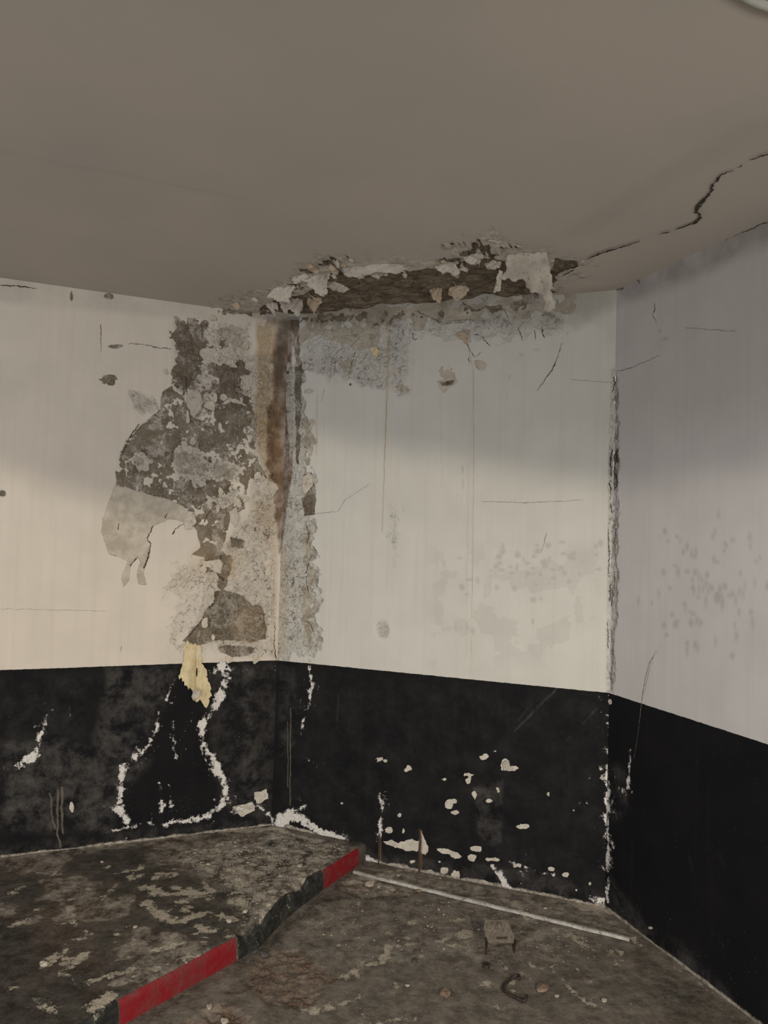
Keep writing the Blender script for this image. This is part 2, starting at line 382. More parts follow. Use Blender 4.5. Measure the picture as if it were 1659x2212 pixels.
smear = np.clip(umax(.75 * sstep(.075, .0, V - ZP + n1 * .05), 0.9 * sstep(-0.03, 0.04, f.poly([(0,1600),(130,1590),(240,1640),(330,1640),(260,1720),(240,1800),(0,1800)])), 0.9 * sstep(-0.03, 0.04, f.poly([(230,1440),(390,1440),(350,1530),(300,1620),(240,1680),(180,1700),(210,1560)])),
             0.85 * sstep(-0.015, 0.02, f.poly([(520,1430),(552,1440),(556,1560),(560,1700),(545,1750),(518,1700),(522,1560)])), 0.5 * sstep(-0.03, 0.04, f.poly([(430,1440),(600,1430),(600,1780),(480,1760)])), 0.22 * sstep(-.05, .05, f.poly([(0,1460),(230,1450),(180,1600),(0,1620)]))), 0, 1)
drip = sstep(-0.002, 0.001, umax(f.stroke([(108,1715),(112,1760),(118,1790)], .002), f.stroke([(125,1705),(124,1800),(130,1830)], .003), f.stroke([(134,1700),(134,1780),(137,1800)], .003)))
chip = umax(f.poly([(548,1712),(575,1702),(582,1725),(560,1735),(545,1728)]) + n1 * .03, f.poly([(505,1745),(548,1732),(550,1752),(520,1765)]) + n1 * .02, f.blob(155, 1743, 4, 12), f.blob(600,1742,6,16) + n1 * .02)
crust = ZP + 0.009 - V + n1 * 0.014
speck = umax(0.8 * sstep(-.05, .03, f.poly([(200,1640),(600,1440),(600,1790),(200,1800)])), 0.3 * (V < ZD)) * (V < ZD)
extra = -0.02 * sstep(-0.004, 0.002, f.blob(4, 1067, 6, 6)) + 0.012 * sstep(0.03, 0.0, V - ZP) * 0
dirt_shade = umax(dirt_shade, sstep(-0.002, 0.001, f.blob(4, 1067, 6, 6)))
wallL = finish_wall('wall_left', PL, us, vv, peel, skim, salt, chip, rust, och, np.clip(dirt_shade, 0, 1), rough, smear, drip, crust, speck, M_L, extra, False)

# ---- middle wall
us = spaced([(0, LM, 0.0033)]); vv = spaced([(-0.03, 2.62, 0.0036)])
V, U = np.meshgrid(vv, us, indexing='ij')
f = Field(PM, U, V, 0.005, 30, 15)
n1 = fbm(U * 22, V * 22, 109, 5); n2 = fbm(U * 60, V * 60, 119, 4); n3 = fbm(U * 9, V * 9, 129, 4)
peel = umax(f.poly([(628,690),(646,690),(652,800),(650,900),(646,1010),(638,1000),(636,800)]) + n1 * .03 - .004,
            f.poly([(655,1025),(672,1020),(682,1050),(680,1112),(658,1115),(652,1080),(668,1060)]) + n1 * .008,
            f.poly([(640,670),(900,668),(1100,650),(1200,640),(1200,652),(1100,675),(900,690),(820,700),(700,700),(640,705)]) + n1 * .12 + n2 * .05 - .028,
            f.blob(1135, 640, 40, 20) + n1 * .1 - .03, f.blob(1068, 665, 16, 5), f.blob(1240,700,8,3) - .01,
            f.poly([(945,822),(985,820),(975,832),(955,834)]) + n1*.03 - .006)
skim = umax(f.poly([(640,720),(655,706),(700,712),(760,706),(822,704),(818,738),(800,750),(772,756),(745,742),(715,735),(690,718),(660,735),(645,752)]) + n1 * .03,
            f.poly([(985,722),(1000,712),(1016,714),(1018,738),(1008,744)]) + n1 * .02, f.poly([(1021,778),(1040,775),(1051,786),(1042,800),(1026,799)]) + n1 * .03,
            f.poly([(950,795),(976,793),(986,826),(955,834),(944,820)]) + n1 * .09 + n2 * .05, f.poly([(885,700),(925,690),(915,712),(895,715)]) + n1 * .01,
            f.poly([(800,752),(820,755),(815,772),(805,770)]), f.poly([(700,765),(800,760),(800,800),(760,820),(700,800)]) + n1 * .13 - .04,
            f.poly([(845,775),(880,780),(885,840),(850,850)]) + n1 * .13 - .03, f.poly([(640,1120),(692,1120),(690,1400),(640,1410)]) + n1 * .2 - .045,
            f.poly([(652,900),(680,900),(680,1020),(652,1020)]) + n1 * .12 - .02,
            f.poly([(650,660),(1250,630),(1230,690),(1100,690),(900,705),(650,712)]) + n1 * .13 - .02)
rough = np.clip(umax(sstep(-.01, .02, f.poly([(600,760),(650,800),(680,1120),(685,1400),(650,1422),(590,1422)]) + n1 * .14), 0.9 * sstep(-.02, .03, f.poly([(640,700),(900,690),(880,850),(690,810),(650,780)]) + n1 * .08),
                     0.6 * sstep(-.02, .03, f.blob(850, 1130, 14, 60) + n1 * .1 - .01), 0.8 * sstep(-.006, .006, f.stroke([(1326,800),(1322,1000),(1318,1300),(1315,1495)], .012)),
                     0.5 * sstep(-.01, .01, f.blob(825,1360,14,20)), 0.6 * sstep(-.02,.02, f.poly([(900,680),(1230,660),(1220,720),(1100,740),(900,730)]) + n1*.1 - .02)) * (.8 + n3), 0, 1)
och = np.clip(umax(0.6 * sstep(-.004, .006, f.stroke([(842,700,.008),(840,760,.010),(836,860,.005),(830,1000,.004),(826,1150,.003)], .004)), .35 * sstep(-.02, .02, f.poly([(600,1180),(625,1180),(620,1422),(590,1422)])), .25 * sstep(-.01,.01,f.stroke([(685,860),(684,980)],.006))), 0, 1)
rust = np.clip(umax(sstep(-.006, .01, f.poly([(600,690),(636,690),(630,800),(634,960),(632,1030),(620,1100),(614,1150),(606,1195),(590,1150),(600,900)]) ), .75 * sstep(-.004, .003, f.stroke([(820,1805),(820,1875)], .006)), .8 * sstep(-.004, .003, f.stroke([(908,1795),(908,1885)], .007))), 0, 1) * np.clip(.85 + n1, 0, 1)
rust = rust * (1 - 0.75 * sstep(-.003, .004, f.poly([(612,785),(640,780),(640,900),(628,1000),(618,880),(612,850)])))
dirt_shade = np.clip(umax(.42 * sstep(-.05, .015, f.poly([(640,660),(1330,620),(1340,640),(1240,700),(900,690),(640,705)]) + n3 * .03) * (.7 + n3), .7 * sstep(-.01, .01, f.poly([(600,680),(650,682),(640,720),(600,710)])),  # top band: grime plus painted soft shade of ceiling edge and flap
            .10 * sstep(-.05, .05, f.poly([(930,1180),(1290,1180),(1290,1420),(930,1440)])) * (n3 > 0), sstep(-.001, .001, umax(f.blob(757, 831, 3, 3), f.blob(967, 826, 4, 4)))), 0, 1)
rng = random.Random(4)
sm_b = np.full(U.shape, -1.0)
for i in range(60):
    a = rng.gauss(1150, 75); b = rng.gauss(1225, 34)
    if a < 1300: sm_b = np.maximum(sm_b, f.blob(a, b, rng.uniform(3, 8), rng.uniform(3, 9)))
for a, b, c, d in [(985,1357,3,9),(997,1357,3,10),(1010,1357,4,10),(1022,1364,4,8),(830,1362,12,16),(1000,1015,3,9),(1000,1045,2,9),(1125,765,5,4),(1160,755,7,3),(1100,815,3,5)]:
    sm_b = np.maximum(sm_b, f.blob(a, b, c, d))
dirt_shade = np.maximum(dirt_shade, .24 * sstep(-.006, .008, sm_b))
crustline = []
salt = np.full(U.shape, -1.0)
for pts, g in [([(665,1440,.008),(674,1470,.012),(668,1520,.010),(655,1560,.006),(650,1590,.004)], 0), ([(690,1655,.001),(660,1635,.006)], -.3),
    ([(595,1775,.030),(640,1765,.024),(680,1790,.020),(730,1815,.016),(780,1840,.018),(800,1870,.016)], .35), ([(625,1755,.012),(650,1745,.012),(662,1740,.004)], .2),
    ([(820,1718,.008),(826,1745,.012),(820,1775,.008),(821,1810,.003)], .05), ([(1313,1600,.004),(1311,1700,.012),(1312,1790,.010),(1312,1950,.004)], .05), ([(1316,1500,.003),(1315,1600,.005)], .1),
    ([(790,1850,.02),(840,1880,.012),(900,1888,.006)], -.05), ([(1065,1870,.012),(1085,1900,.012),(1105,1925,.014),(1140,1945,.010)], .1), ([(1100,1860,.012),(1150,1880,.01),(1200,1890,.006)], -.3),
    ([(1280,1940,.02),(1320,1955,.02)], -.2), ([(1265,1690,.003),(1266,1720,.006)], -.15)]:
    s_ = f.stroke(pts, .01)
    salt = np.maximum(salt, saltv(s_, g))
salt = np.where((V > ZD + 0.004) | (salt < -.98), -1, salt + n1 * 1.5 + n2 * 1.0)
smear = np.clip(umax(.6 * sstep(.10, .0, V + n1 * .08), .8 * sstep(-.01, .02, f.poly([(1020,1700),(1090,1680),(1085,1820),(1060,1835),(1030,1800)])), .6 * sstep(-.02, .02, f.poly([(780,1840),(1000,1860),(1200,1890),(1310,1950),(1300,1965),(780,1890)])), .45 * sstep(-.01, .02, f.poly([(600,1430),(640,1440),(650,1600),(600,1650)])),
                .15 * sstep(-.05, .05, f.poly([(600,1440),(1310,1500),(1310,1950),(600,1800)])), .8 * sstep(-.004, .004, umax(f.stroke([(1110,1580),(1200,1490)], .004), f.stroke([(1220,1605),(1300,1520)], .003), f.stroke([(1118,1555),(1140,1530)], .002))), .4 * sstep(-.006, .006, f.stroke([(1003,1840),(1003,1890)], .006))), 0, 1)
drip = np.clip(umax(sstep(-.0015, .001, umax(f.stroke([(628,1530),(626,1740)], .002), f.stroke([(621,1560),(622,1700)], .0015))), .22 * sstep(-.003, .003, umax(f.stroke([(1022,790),(1018,1450)], .002), f.stroke([(950,850),(955,1050)], .003), f.stroke([(700,900),(700,1100)], .003), f.stroke([(730,1500),(728,1560)], .002), f.stroke([(1010,1000),(1008,1420)], .003)))), 0, 1)
CH = [(820,1641,8,3),(832,1644,5,4),(880,1660,7,7),(1045,1634,12,8),(1068,1622,4,3),(1092,1650,10,12),(1100,1660,16,4),(1013,1675,11,3),(1012,1687,7,8),(1025,1716,5,8),(970,1738,9,9),(978,1733,10,4),(1057,1731,10,3),(863,1761,6,6),(841,1793,8,7),(872,1795,3,8),(1130,1785,12,4),(985,1755,8,4),(960,1684,4,3),(1077,1708,3,5),
      (1030,1833,12,7),(1020,1852,9,7),(1062,1857,14,5),(960,1880,10,8),(985,1890,11,9),(1120,1870,9,5),(1190,1877,6,5),(1275,1908,5,7),(1220,1890,6,3),(1245,1924,4,4),(950,1861,6,4),(893,1862,5,4),(1240,1752,3,4),(1317,1515,4,6),(1185,1716,2,3),(1300,1680,3,5),(930,1800,2,2),(738,1735,2,2)]
chip = umax(*[f.blob(*c) for c in CH], f.poly([(828,1818),(850,1815),(862,1822),(885,1812),(902,1814),(910,1796),(918,1815),(926,1836),(918,1846),(905,1838),(880,1838),(862,1832),(835,1826)]), f.poly([(944,1834),(965,1834),(985,1840),(1004,1852),(985,1856),(968,1846),(950,1842)])) + n2 * .014 + n1 * .014
crust = umax(0.012 - V + n1 * .03 + .075 * sstep(.50, .2, U), .03 * (f.stroke([(600,1782),(700,1815),(790,1860)], .02) > 0) - .015)
speck = np.clip(umax(.9 * sstep(-.05, .03, f.poly([(780,1840),(1320,1840),(1320,1970),(780,1900)])), .9 * sstep(-.02, .03, f.stroke([(1312,1600),(1312,1950)], .03)), .15 + 0 * U), 0, 1) * (V < ZD)
extra = .004 * sstep(-.004, .012, f.blob(664, 1045, 12, 24))
wallM = finish_wall('wall_back', PM, us, vv, peel, skim, salt, chip, rust, och, dirt_shade, rough, smear, drip, crust, speck, M_M, extra, True)

# ---- right wall
us = spaced([(0, 1.0, 0.0045), (1.0, 3.6, 0.06)]); vv = spaced([(-0.03, 2.62, 0.0045)])
V, U = np.meshgrid(vv, us, indexing='ij')
f = Field(PR, U, V, 0.004, 30, 25)
n1 = fbm(U * 22, V * 22, 209, 5); n2 = fbm(U * 60, V * 60, 219, 4); n3 = fbm(U * 9, V * 9, 229, 4)
z0 = np.zeros(U.shape)
peel = umax(f.blob(1327, 815, 4, 12) + n1 * .03, f.blob(1330, 985, 5, 10) + n1 * .09 - .003, f.blob(1326, 1035, 7, 18) + n1 * .08 - .004, f.blob(1321,1120,3,20) + n1*.04 - .004, f.blob(1319,1280,2,14), f.blob(1323, 625, 6, 5), f.blob(1340,622,6,5))
skim = f.stroke([(1330,800,.004),(1330,960,.010),(1328,1100,.017),(1325,1300,.015),(1320,1490,.008)], .012) + n1 * .10 - .014
rough = np.clip(sstep(-.006, .012, f.stroke([(1330,800,.010),(1330,960,.016),(1328,1100,.026),(1325,1300,.024),(1320,1490,.012)], .01) + n1 * .05) * (.8 + n1), 0, 1)
dirt_shade = .55 * sstep(-.06, .02, f.poly([(1325,625),(1700,455),(1700,500),(1500,590),(1400,620),(1335,650)]) + n3 * .03) * (.7 + n3)  # soft brown shade under the ceiling edge, painted into the colour
sm_b = np.full(U.shape, -1.0)
for i in range(90):
    a = rng.gauss(1540, 75); b = rng.gauss(1270, 60)
    if a > 1370: sm_b = np.maximum(sm_b, f.blob(a, b, rng.uniform(2, 5), rng.uniform(3, 10)))
for q in [(1550,1290,9,14),(1560,1300,5,16),(1457,1350,3,7),(1440,1372,4,5),(1507,1400,3,8),(1407,1303,3,4),(1438,732,6,3),(1425,715,3,3)]: sm_b = np.maximum(sm_b, f.blob(*q))
dirt_shade = np.clip(np.maximum(dirt_shade, .26 * sstep(-.008, .008, sm_b)), 0, 1)
salt = np.full(U.shape, -1.0)
for pts, g in [([(1315,1640,.006),(1313,1700,.014),(1313,1760,.012),(1313,1950,.005)], 0), ([(1362,1640,.003),(1356,1700,.006)], .1), ([(1338,1700,.008),(1345,1710,.006)], -.3)]:
    s_ = f.stroke(pts, .01); salt = np.maximum(salt, saltv(s_, g))
salt = np.where(salt < -.98, -1, salt + n1 * 1.5 + n2 * 1.0)
smear = np.clip(umax(.6 * sstep(-.03, .03, f.poly([(1320,1900),(1400,2000),(1500,2060),(1600,2180),(1420,2080),(1320,1980)])), .25 * sstep(-.01, .01, umax(f.stroke([(1490,1855),(1495,1880)], .006), f.stroke([(1555,1850),(1570,1885)], .006))), .6*sstep(-.03,.02,f.blob(1330,1710,30,60)-.01)), 0, 1)
chip = umax(f.blob(1318, 1516, 4, 6), f.blob(1355, 1702, 3, 4), f.blob(1406,2005,6,3))
crust = 0.012 - V + n1 * .012
wallR = finish_wall('wall_right', PR, us, vv, peel, skim, salt, chip, z0, .0 * U, dirt_shade, rough, smear, z0, crust, .25 * (V < ZD) + .5 * (V < .2), M_R, z0, True)

# ------------------------------------------------------------------ ceiling
def ceiling_material():
    n = NT('ceiling_plaster')
    hole, skim, dirt_shade, rough = n.attr('a1'); edge, tone, _, _ = n.attr('a2')
    fine = n.noise(150, 5, 0.65); mid = n.noise(40, 5, 0.6); big = n.noise(2.2, 4, 0.5)
    c = n.mix(n.rng(big, 0.38, 0.64), (0.49, 0.445, 0.40), (0.455, 0.425, 0.385))
    c = n.mix(n.mul(dirt_shade, n.rng(mid, .3, .65, .5, 1)), c, (0.18, 0.155, 0.13))
    sk = n.rng(jit(n, skim, fine, 0.6), -.05, .05)
    c = n.mix(sk, c, n.mix(n.rng(n.noise(26, 6, .65), .38, .62), (0.42, 0.385, 0.33), (0.60, 0.56, 0.50)))
    hm = n.rng(jit(n, hole, fine, 0.5), -.05, .05)
    # fibres run along the back wall
    vm = n.t.nodes.new('ShaderNodeVectorRotate'); vm.rotation_type = 'Z_AXIS'; n.put(vm.inputs['Vector'], n.co); vm.inputs['Angle'].default_value = -MA
    s2 = n.t.nodes.new('ShaderNodeVectorMath'); s2.operation = 'MULTIPLY'; n.put(s2.inputs[0], vm.outputs[0]); s2.inputs[1].default_value = (18, 48, 60)
    fib = n.noise(1, 7, 0.7, vec=s2.outputs[0], dist=0.4)
    sub = n.mix(n.rng(fib, .36, .64), (0.085, 0.068, 0.048), (0.26, 0.215, 0.16))
    sub = n.mix(n.rng(n.add(n.noise(13, 4, .6, dist=.5), n.mul(n.add(n.noise(60, 6, .75), -.5), .6)), .50, .60, 0, .85), sub, n.mix(n.rng(fine,.4,.6), (0.34, 0.295, 0.23), (0.22, 0.18, 0.13)))
    c = n.mix(hm, c, sub)
    h = n.add(n.mul(n.add(hm, n.mul(sk, .5)), -1.2), n.mul(n.add(hm, rough), n.add(n.mul(fib, 2.2), n.mul(mid, 1.5))))
    nb = n.bump(h, .8, .005); nb = n.bump(n.add(n.noise(300, 3), mid), .06, .002, nb)
    return n.fin(c, .9, nb, .15)
us = spaced([(-3.6, -1.85, .07), (-1.85, -1.3, .012), (-1.3, .35, .0045), (.35, 3.4, .07)])
vv = spaced([(-.06, .50, .0042), (.50, 1.4, .03), (1.4, 7.0, .2)])
V, U = np.meshgrid(vv, us, indexing='ij')
f = Field(CE, U, V, .012, 20, 35)
n1 = fbm(U * 20, V * 20, 309, 5); n2 = fbm(U * 60, V * 60, 319, 4); n3 = fbm(U * 8, V * 8, 329, 4)
na = fbm(U * 10, V * 30, 339, 5)
HOLE = [(560,664),(585,655),(640,640),(690,625),(705,600),(730,575),(745,588),(770,600),(850,590),(930,582),(960,590),(1000,585),(1040,560),(1080,566),(1110,575),(1190,585),(1245,572),(1200,600),(1195,650),(1100,668),(900,690),(640,705),(560,690)]
hole = f.poly(HOLE) + na * .05
hole2 = f.poly([(970,555),(990,535),(1040,518),(1085,535),(1090,560),(1060,575),(960,590)]) + n1 * .30 + n2 * .12 - .035
hole2 = umax(hole2, f.poly([(560,650),(640,590),(700,560),(740,560),(720,600),(640,640)]) + n1 * .3 + n2 * .12 - .06)
skim = umax(f.poly([(480,655),(560,625),(640,590),(700,560),(880,560),(960,555),(1010,520),(1060,505),(1100,530),(1200,545),(1250,565),(1240,600),(1200,640),(900,680),(480,680)]) + n1 * .30 - .01, f.poly([(735,566),(860,570),(900,585),(760,590)]))
strip = f.poly([(1195,560),(1240,565),(1250,578),(1200,590)]) + n1 * .02
hole = umax(hole, hole2, strip)
rough = sstep(-.02, .05, skim)
dirt_shade = np.clip(umax(.35 * sstep(.10, .0, V) * (.5 + n3), .18 * sstep(-.10, .02, f.poly([(480,655),(700,560),(1060,510),(1250,560),(1200,640),(600,680)], margin=.2)) * (n1 * 2 + .5), .12*sstep(-.03,.03,f.stroke([(1250,500),(1460,370),(1640,270)],.05,margin=.15))), 0, 1)
hk = sstep(-.006, .018, hole)
off = -(hk * (.022 + .018 * na + .03 * fbm(U * 12, V * 40, 351, 4))) - sstep(-.004, .006, skim) * (.002 + .008 * n2) * (1 - hk)
off = off + .004 * fbm(U * 2.5, V * 2.5, 361, 3) * sstep(0, .2, V)
P = CE.o + U[..., None] * CE.d + V[..., None] * CE.e + off[..., None] * CE.n
ceil = grid_mesh('ceiling', P, {'a1': pack(S(hole, .02), S(skim, .03), dirt_shade, rough), 'a2': pack(hk)}, ceiling_material(), flip=True)
ceil['kind'] = 'structure'

# ------------------------------------------------------------------ floor and platform
def floor_material(name, c1, c2, kerb=False):
    """a1 = lime (pale patches), rust/erosion, dark, dust;  a2 = red paint, black paint, grit"""
    n = NT(name)
    lime, rust, dark, dust = n.attr('a1'); red, black, grit, soft = n.attr('a2')
    fine = n.noise(140, 5, .65); mid = n.noise(32, 6, .65); big = n.noise(5, 5, .6)
    c = n.mix(n.rng(big, .34, .66), c1, c2)
    c = n.mix(n.rng(n.noise(9, 9, .75, dist=.5), .5, .68, 0, .55), c, tuple(x * 2.3 for x in c2))
    c = n.mix(n.rng(mid, .5, .72, 0, .3), c, tuple(x * 1.9 for x in c2))
    c = n.mix(n.mul(dark, n.rng(mid, .3, .6, .5, 1)), c, (0.012, 0.011, 0.010))
    c = n.mix(n.mul(rust, n.rng(n.noise(24, 6, .7), .33, .6, .2, 1)), c, n.mix(n.rng(fine, .4, .62), (0.050, 0.026, 0.017), (0.20, 0.135, 0.095)))
    du = n.mul(dust, n.rng(n.noise(15, 10, .80), .42, .62))
    c = n.mix(du, c, (0.47, 0.43, 0.37))
    bl = n.rng(jit(n, black, fine, .6), -.08, .08)
    c = n.mix(bl, c, n.mix(n.rng(mid, .4, .7), (0.014, 0.015, 0.014), (0.05, 0.05, 0.047)))
    st = n.add(n.mul(n.add(n.noise(50, 7, .75), -.5), 1.7), n.mul(n.add(n.noise(170, 4, .7), -.5), .9))
    li = n.rng(n.add(lime, st), .0, .10)
    li = n.mul(li, n.rng(lime, -.9, -.5))
    c = n.mix(li, c, n.mix(n.rng(fine, .38, .62), (0.52, 0.475, 0.39), (0.30, 0.27, 0.215)))
    sp_ = n.mul(n.mul(n.rng(n.noise(110, 5, .75), .61, .68), grit), n.rng(n.noise(16, 4, .6), .42, .55))
    c = n.mix(sp_, c, (0.42, 0.39, 0.34))
    rd = n.rng(jit(n, red, fine, .35), -.03, .03)
    c = n.mix(rd, c, n.mix(n.rng(n.noise(18, 6, .7), .44, .70), (0.215, 0.010, 0.016), (0.15, 0.045, 0.042)))
    h = n.add(n.mul(fine, .9), n.add(n.mul(li, .5), n.mul(mid, 1.6)))
    nb = n.bump(h, .55, .005)
    ro = n.math('SUBTRACT', .80, n.mul(dark, .30)); ro = n.math('SUBTRACT', ro, n.mul(rd, .25))
    return n.fin(c, ro, nb, .3)
M_F = floor_material('floor_concrete', (0.108, 0.094, 0.076), (0.080, 0.072, 0.060))
M_P = floor_material('platform_concrete', (0.064, 0.056, 0.043), (0.040, 0.037, 0.031))

def spots(seed, n_, cx, cy, sx, sy, r0, r1, g):
    q_ = random.Random(seed); return [([(q_.gauss(cx, sx), q_.gauss(cy, sy), q_.uniform(r0, r1))] * 2, g + q_.uniform(-.25, .25)) for _ in range(n_)]
def cols(fc, lst):
    out = np.full(fc.U.shape, -1.0)
    for pts, g in lst:
        s_ = fc.stroke(pts, .01, margin=.12); out = np.maximum(out, np.where(s_ > -0.08, np.clip(s_ / 0.045, -.95, 0.4) - .10 + g * .7, -1))
    x, y = fc.U, fc.V
    return np.where(out < -.98, -1, out + fbm(x * 14, y * 14, 71, 5) * 1.1 + fbm(x * 50, y * 50, 72, 4) * .8)
us = spaced([(-3.2, -1.0, .08), (-1.0, 1.65, .0052), (1.65, 2.6, .08)]); vv = spaced([(-3.2, 2.0, .1), (2.0, 3.75, .0052)])
V, U = np.meshgrid(vv, us, indexing='ij')
f = Field(LOW, U, V, .012, 16, 45)
n1 = fbm(U * 16, V * 16, 409, 5); n2 = fbm(U * 60, V * 60, 419, 4); n3 = fbm(U * 5, V * 5, 429, 4)
R1 = f.poly([(540,2090),(570,2060),(640,2050),(690,2085),(735,2108),(715,2130),(690,2150),(660,2180),(600,2175),(560,2150),(530,2125)]) + n1 * .05
R2 = f.poly([(400,2212),(440,2185),(480,2172),(540,2200),(560,2230),(380,2240)]) + n1 * .04
R3 = f.poly([(735,1915),(760,1893),(830,1890),(905,1915),(905,1928),(860,1938),(790,1942),(745,1932)]) + n1 * .05
R4 = f.poly([(482,2140),(520,2110),(560,2095),(545,2135),(500,2145)])
rust = np.clip(umax(sstep(-.02, .02, R1), sstep(-.02, .02, R2), .55 * sstep(-.02, .02, R3), .5 * sstep(-.01, .01, f.stroke([(560,2095),(575,2050)], .02)), .25 * sstep(-.03,.03, f.poly([(430,2120),(560,2040),(800,2100),(700,2212),(430,2212)]) + n1*.1)), 0, 1)
dark = np.clip(umax(.85 * sstep(-.01, .01, R4), .75 * sstep(-.012, .0, f.stroke([(700,1945),(745,1940),(800,1945),(860,1940),(900,1925)], .008)), .6 * sstep(-.03, .02, f.stroke([(775,1885),(640,1985),(560,2055),(500,2085),(290,2212)], .02, margin=.15)),
                    .45 * sstep(-.02, .03, f.poly([(1360,2040),(1640,2212),(1500,2240),(1400,2150)])), .6 * sstep(-.01, .01, f.stroke([(640,2025),(700,2055)], .004)), .35 * sstep(-.02,.02, f.blob(1080,1990,40,15)), .7 * sstep(-.012,.004, f.stroke([(780,1884),(1000,1935),(1360,2030)], .004))), 0, 1)
lime = cols(f, [([(1010,2018,.030),(930,2035,.008),(840,2045,.012),(825,2075,.022),(800,2085,.012),(740,2110,.004)], -.05), ([(660,2185,.03),(700,2180,.02),(780,2150,.006)], -.1), ([(780,2160,.004),(785,2212,.02)], -.3),
    ([(1180,2075,.01),(1230,2130,.014),(1260,2160,.012),(1330,2190,.008)], -.2), ([(1360,2030,.008),(1450,2085,.008),(1640,2205,.010)], -.22), ([(1110,1950,.012),(1140,1985,.01)], .0), ([(1260,1958,.03),(1310,1965,.03)], .0),
    ([(1150,2080,.004),(1350,2140,.004),(1380,2200,.006)], -.5), ([(1150,1990,.02),(1330,2060,.05),(1340,2090,.03)], -.55), *spots(5, 50, 950, 2010, 150, 50, .003, .009, .05), *spots(6, 30, 1180, 2100, 90, 60, .004, .012, -.05), ([(740,2212,.02),(900,2200,.01)], -.4), ([(760,1902,.02),(800,1905,.03),(850,1915,.012)], -.15),
    ([(1340,2025,.004),(1365,2030,.006)], .1), ([(780,1884,.006),(880,1880,.02),(960,1900,.012)], -.25)] )
lime = np.where(lime < -.98, -1, lime)
dust = np.clip(umax(.5 * sstep(-.1, .1, f.poly([(640,1950),(1000,1920),(1330,1990),(1350,2100),(1000,2090),(760,2110),(600,2040)], margin=.2)) * (1 + n3), .3 + 0 * U, .8 * sstep(-.03, .03, R3), .8*sstep(-.03,.03,f.poly([(780,1870),(1310,1960),(1360,2020),(790,1885)], margin=.1))), 0, 1)
grit = np.clip(umax(.9 * sstep(-.1, .1, f.poly([(640,1950),(800,1880),(1200,1960),(1200,2080),(900,2090),(600,2040)], margin=.2)), .3 + 0 * U), 0, 1)
off = fbm(U * 4, V * 4, 441, 3) * .008 + fbm(U * 40, V * 40, 451, 3) * .0025
off = off - .006 * sstep(-.01, .02, R1) * (1 + 3 * fbm(U * 30, V * 50, 461, 4)) - .014 * sstep(-.01, .02, R2) * (1 + 2.5 * fbm(U * 25, V * 60, 462, 4)) - .012 * sstep(-.01, .02, R3) * (1 + 2 * n1) - .004 * sstep(-.01, .01, R4)
P = LOW.o + U[..., None] * LOW.d + V[..., None] * LOW.e + off[..., None] * LOW.n
one = np.full(U.shape, -1.0)
floor = grid_mesh('floor', P, {'a1': pack(lime, rust, dark, dust), 'a2': pack(one, one, grit)}, M_F)
floor['kind'] = 'structure'

# platform: profile swept along the kerb edge
ka = TOP.uv(774, 1832); kb = TOP.uv(259, 2160)
KD = np.array([kb[0] - ka[0], kb[1] - ka[1]]); KD /= np.hypot(*KD); KN = np.array([KD[1], -KD[0]])
if KN[0] > 0: KN = -KN       # into the platform (to the left)
ss = spaced([(-.25, 1.35, .0052), (1.35, 5.0, .06)])
prof = [(0.000, -.012), (-.0005, .012), (0, .024), (.0005, .036), (.0005, .048), (.001, .058), (.003, .066), (.006, .0725), (.010, .0768), (.015, .0792), (.02, ZP)]
tt = list(spaced([(.0252, 1.35, .0052), (1.35, 2.4, .06)]))
prof += [(t, ZP) for t in tt]
T = np.array([p[0] for p in prof]); Z = np.array([p[1] for p in prof])
TT, SS = np.meshgrid(T, ss, indexing='ij'); ZZ = np.repeat(Z[:, None], len(ss), 1)
X = ka[0] + KD[0] * SS + KN[0] * TT; Y = ka[1] + KD[1] * SS + KN[1] * TT
f = Field(TOP, X, Y, .010, 18, 55)
n1 = fbm(X * 16, Y * 16, 509, 5); n2 = fbm(X * 60, Y * 60, 519, 4); n3 = fbm(X * 5, Y * 5, 529, 4)
sA = 0.0
s1 = (np.array(TOP.uv(697, 1878)) - ka) @ KD; s2 = (np.array(TOP.uv(512, 2024)) - ka) @ KD; s3 = (np.array(TOP.uv(259, 2160)) - ka) @ KD
KP = [np.array(TOP.uv(*p)) - ka for p in [(774,1832),(693,1884),(613,1945),(559,2000),(513,2024),(259,2160)]]
kdev = lambda S_: np.interp(S_, [k @ KD for k in KP] + [KP[-1] @ KD + 1], [k @ KN for k in KP] + [KP[-1] @ KN])
face = (TT < .012)
onf = sstep(.016, .008, TT)
r_in = umax(np.minimum(SS + .01, s1 - SS), np.minimum(SS - s2, s3 - SS))
red = np.minimum(r_in, .008 - TT + .002) + n2 * .004
blackf = np.minimum(umax(np.minimum(SS - s1, s2 - SS), SS - s3), .022 - TT) + n1 * .03 - .004
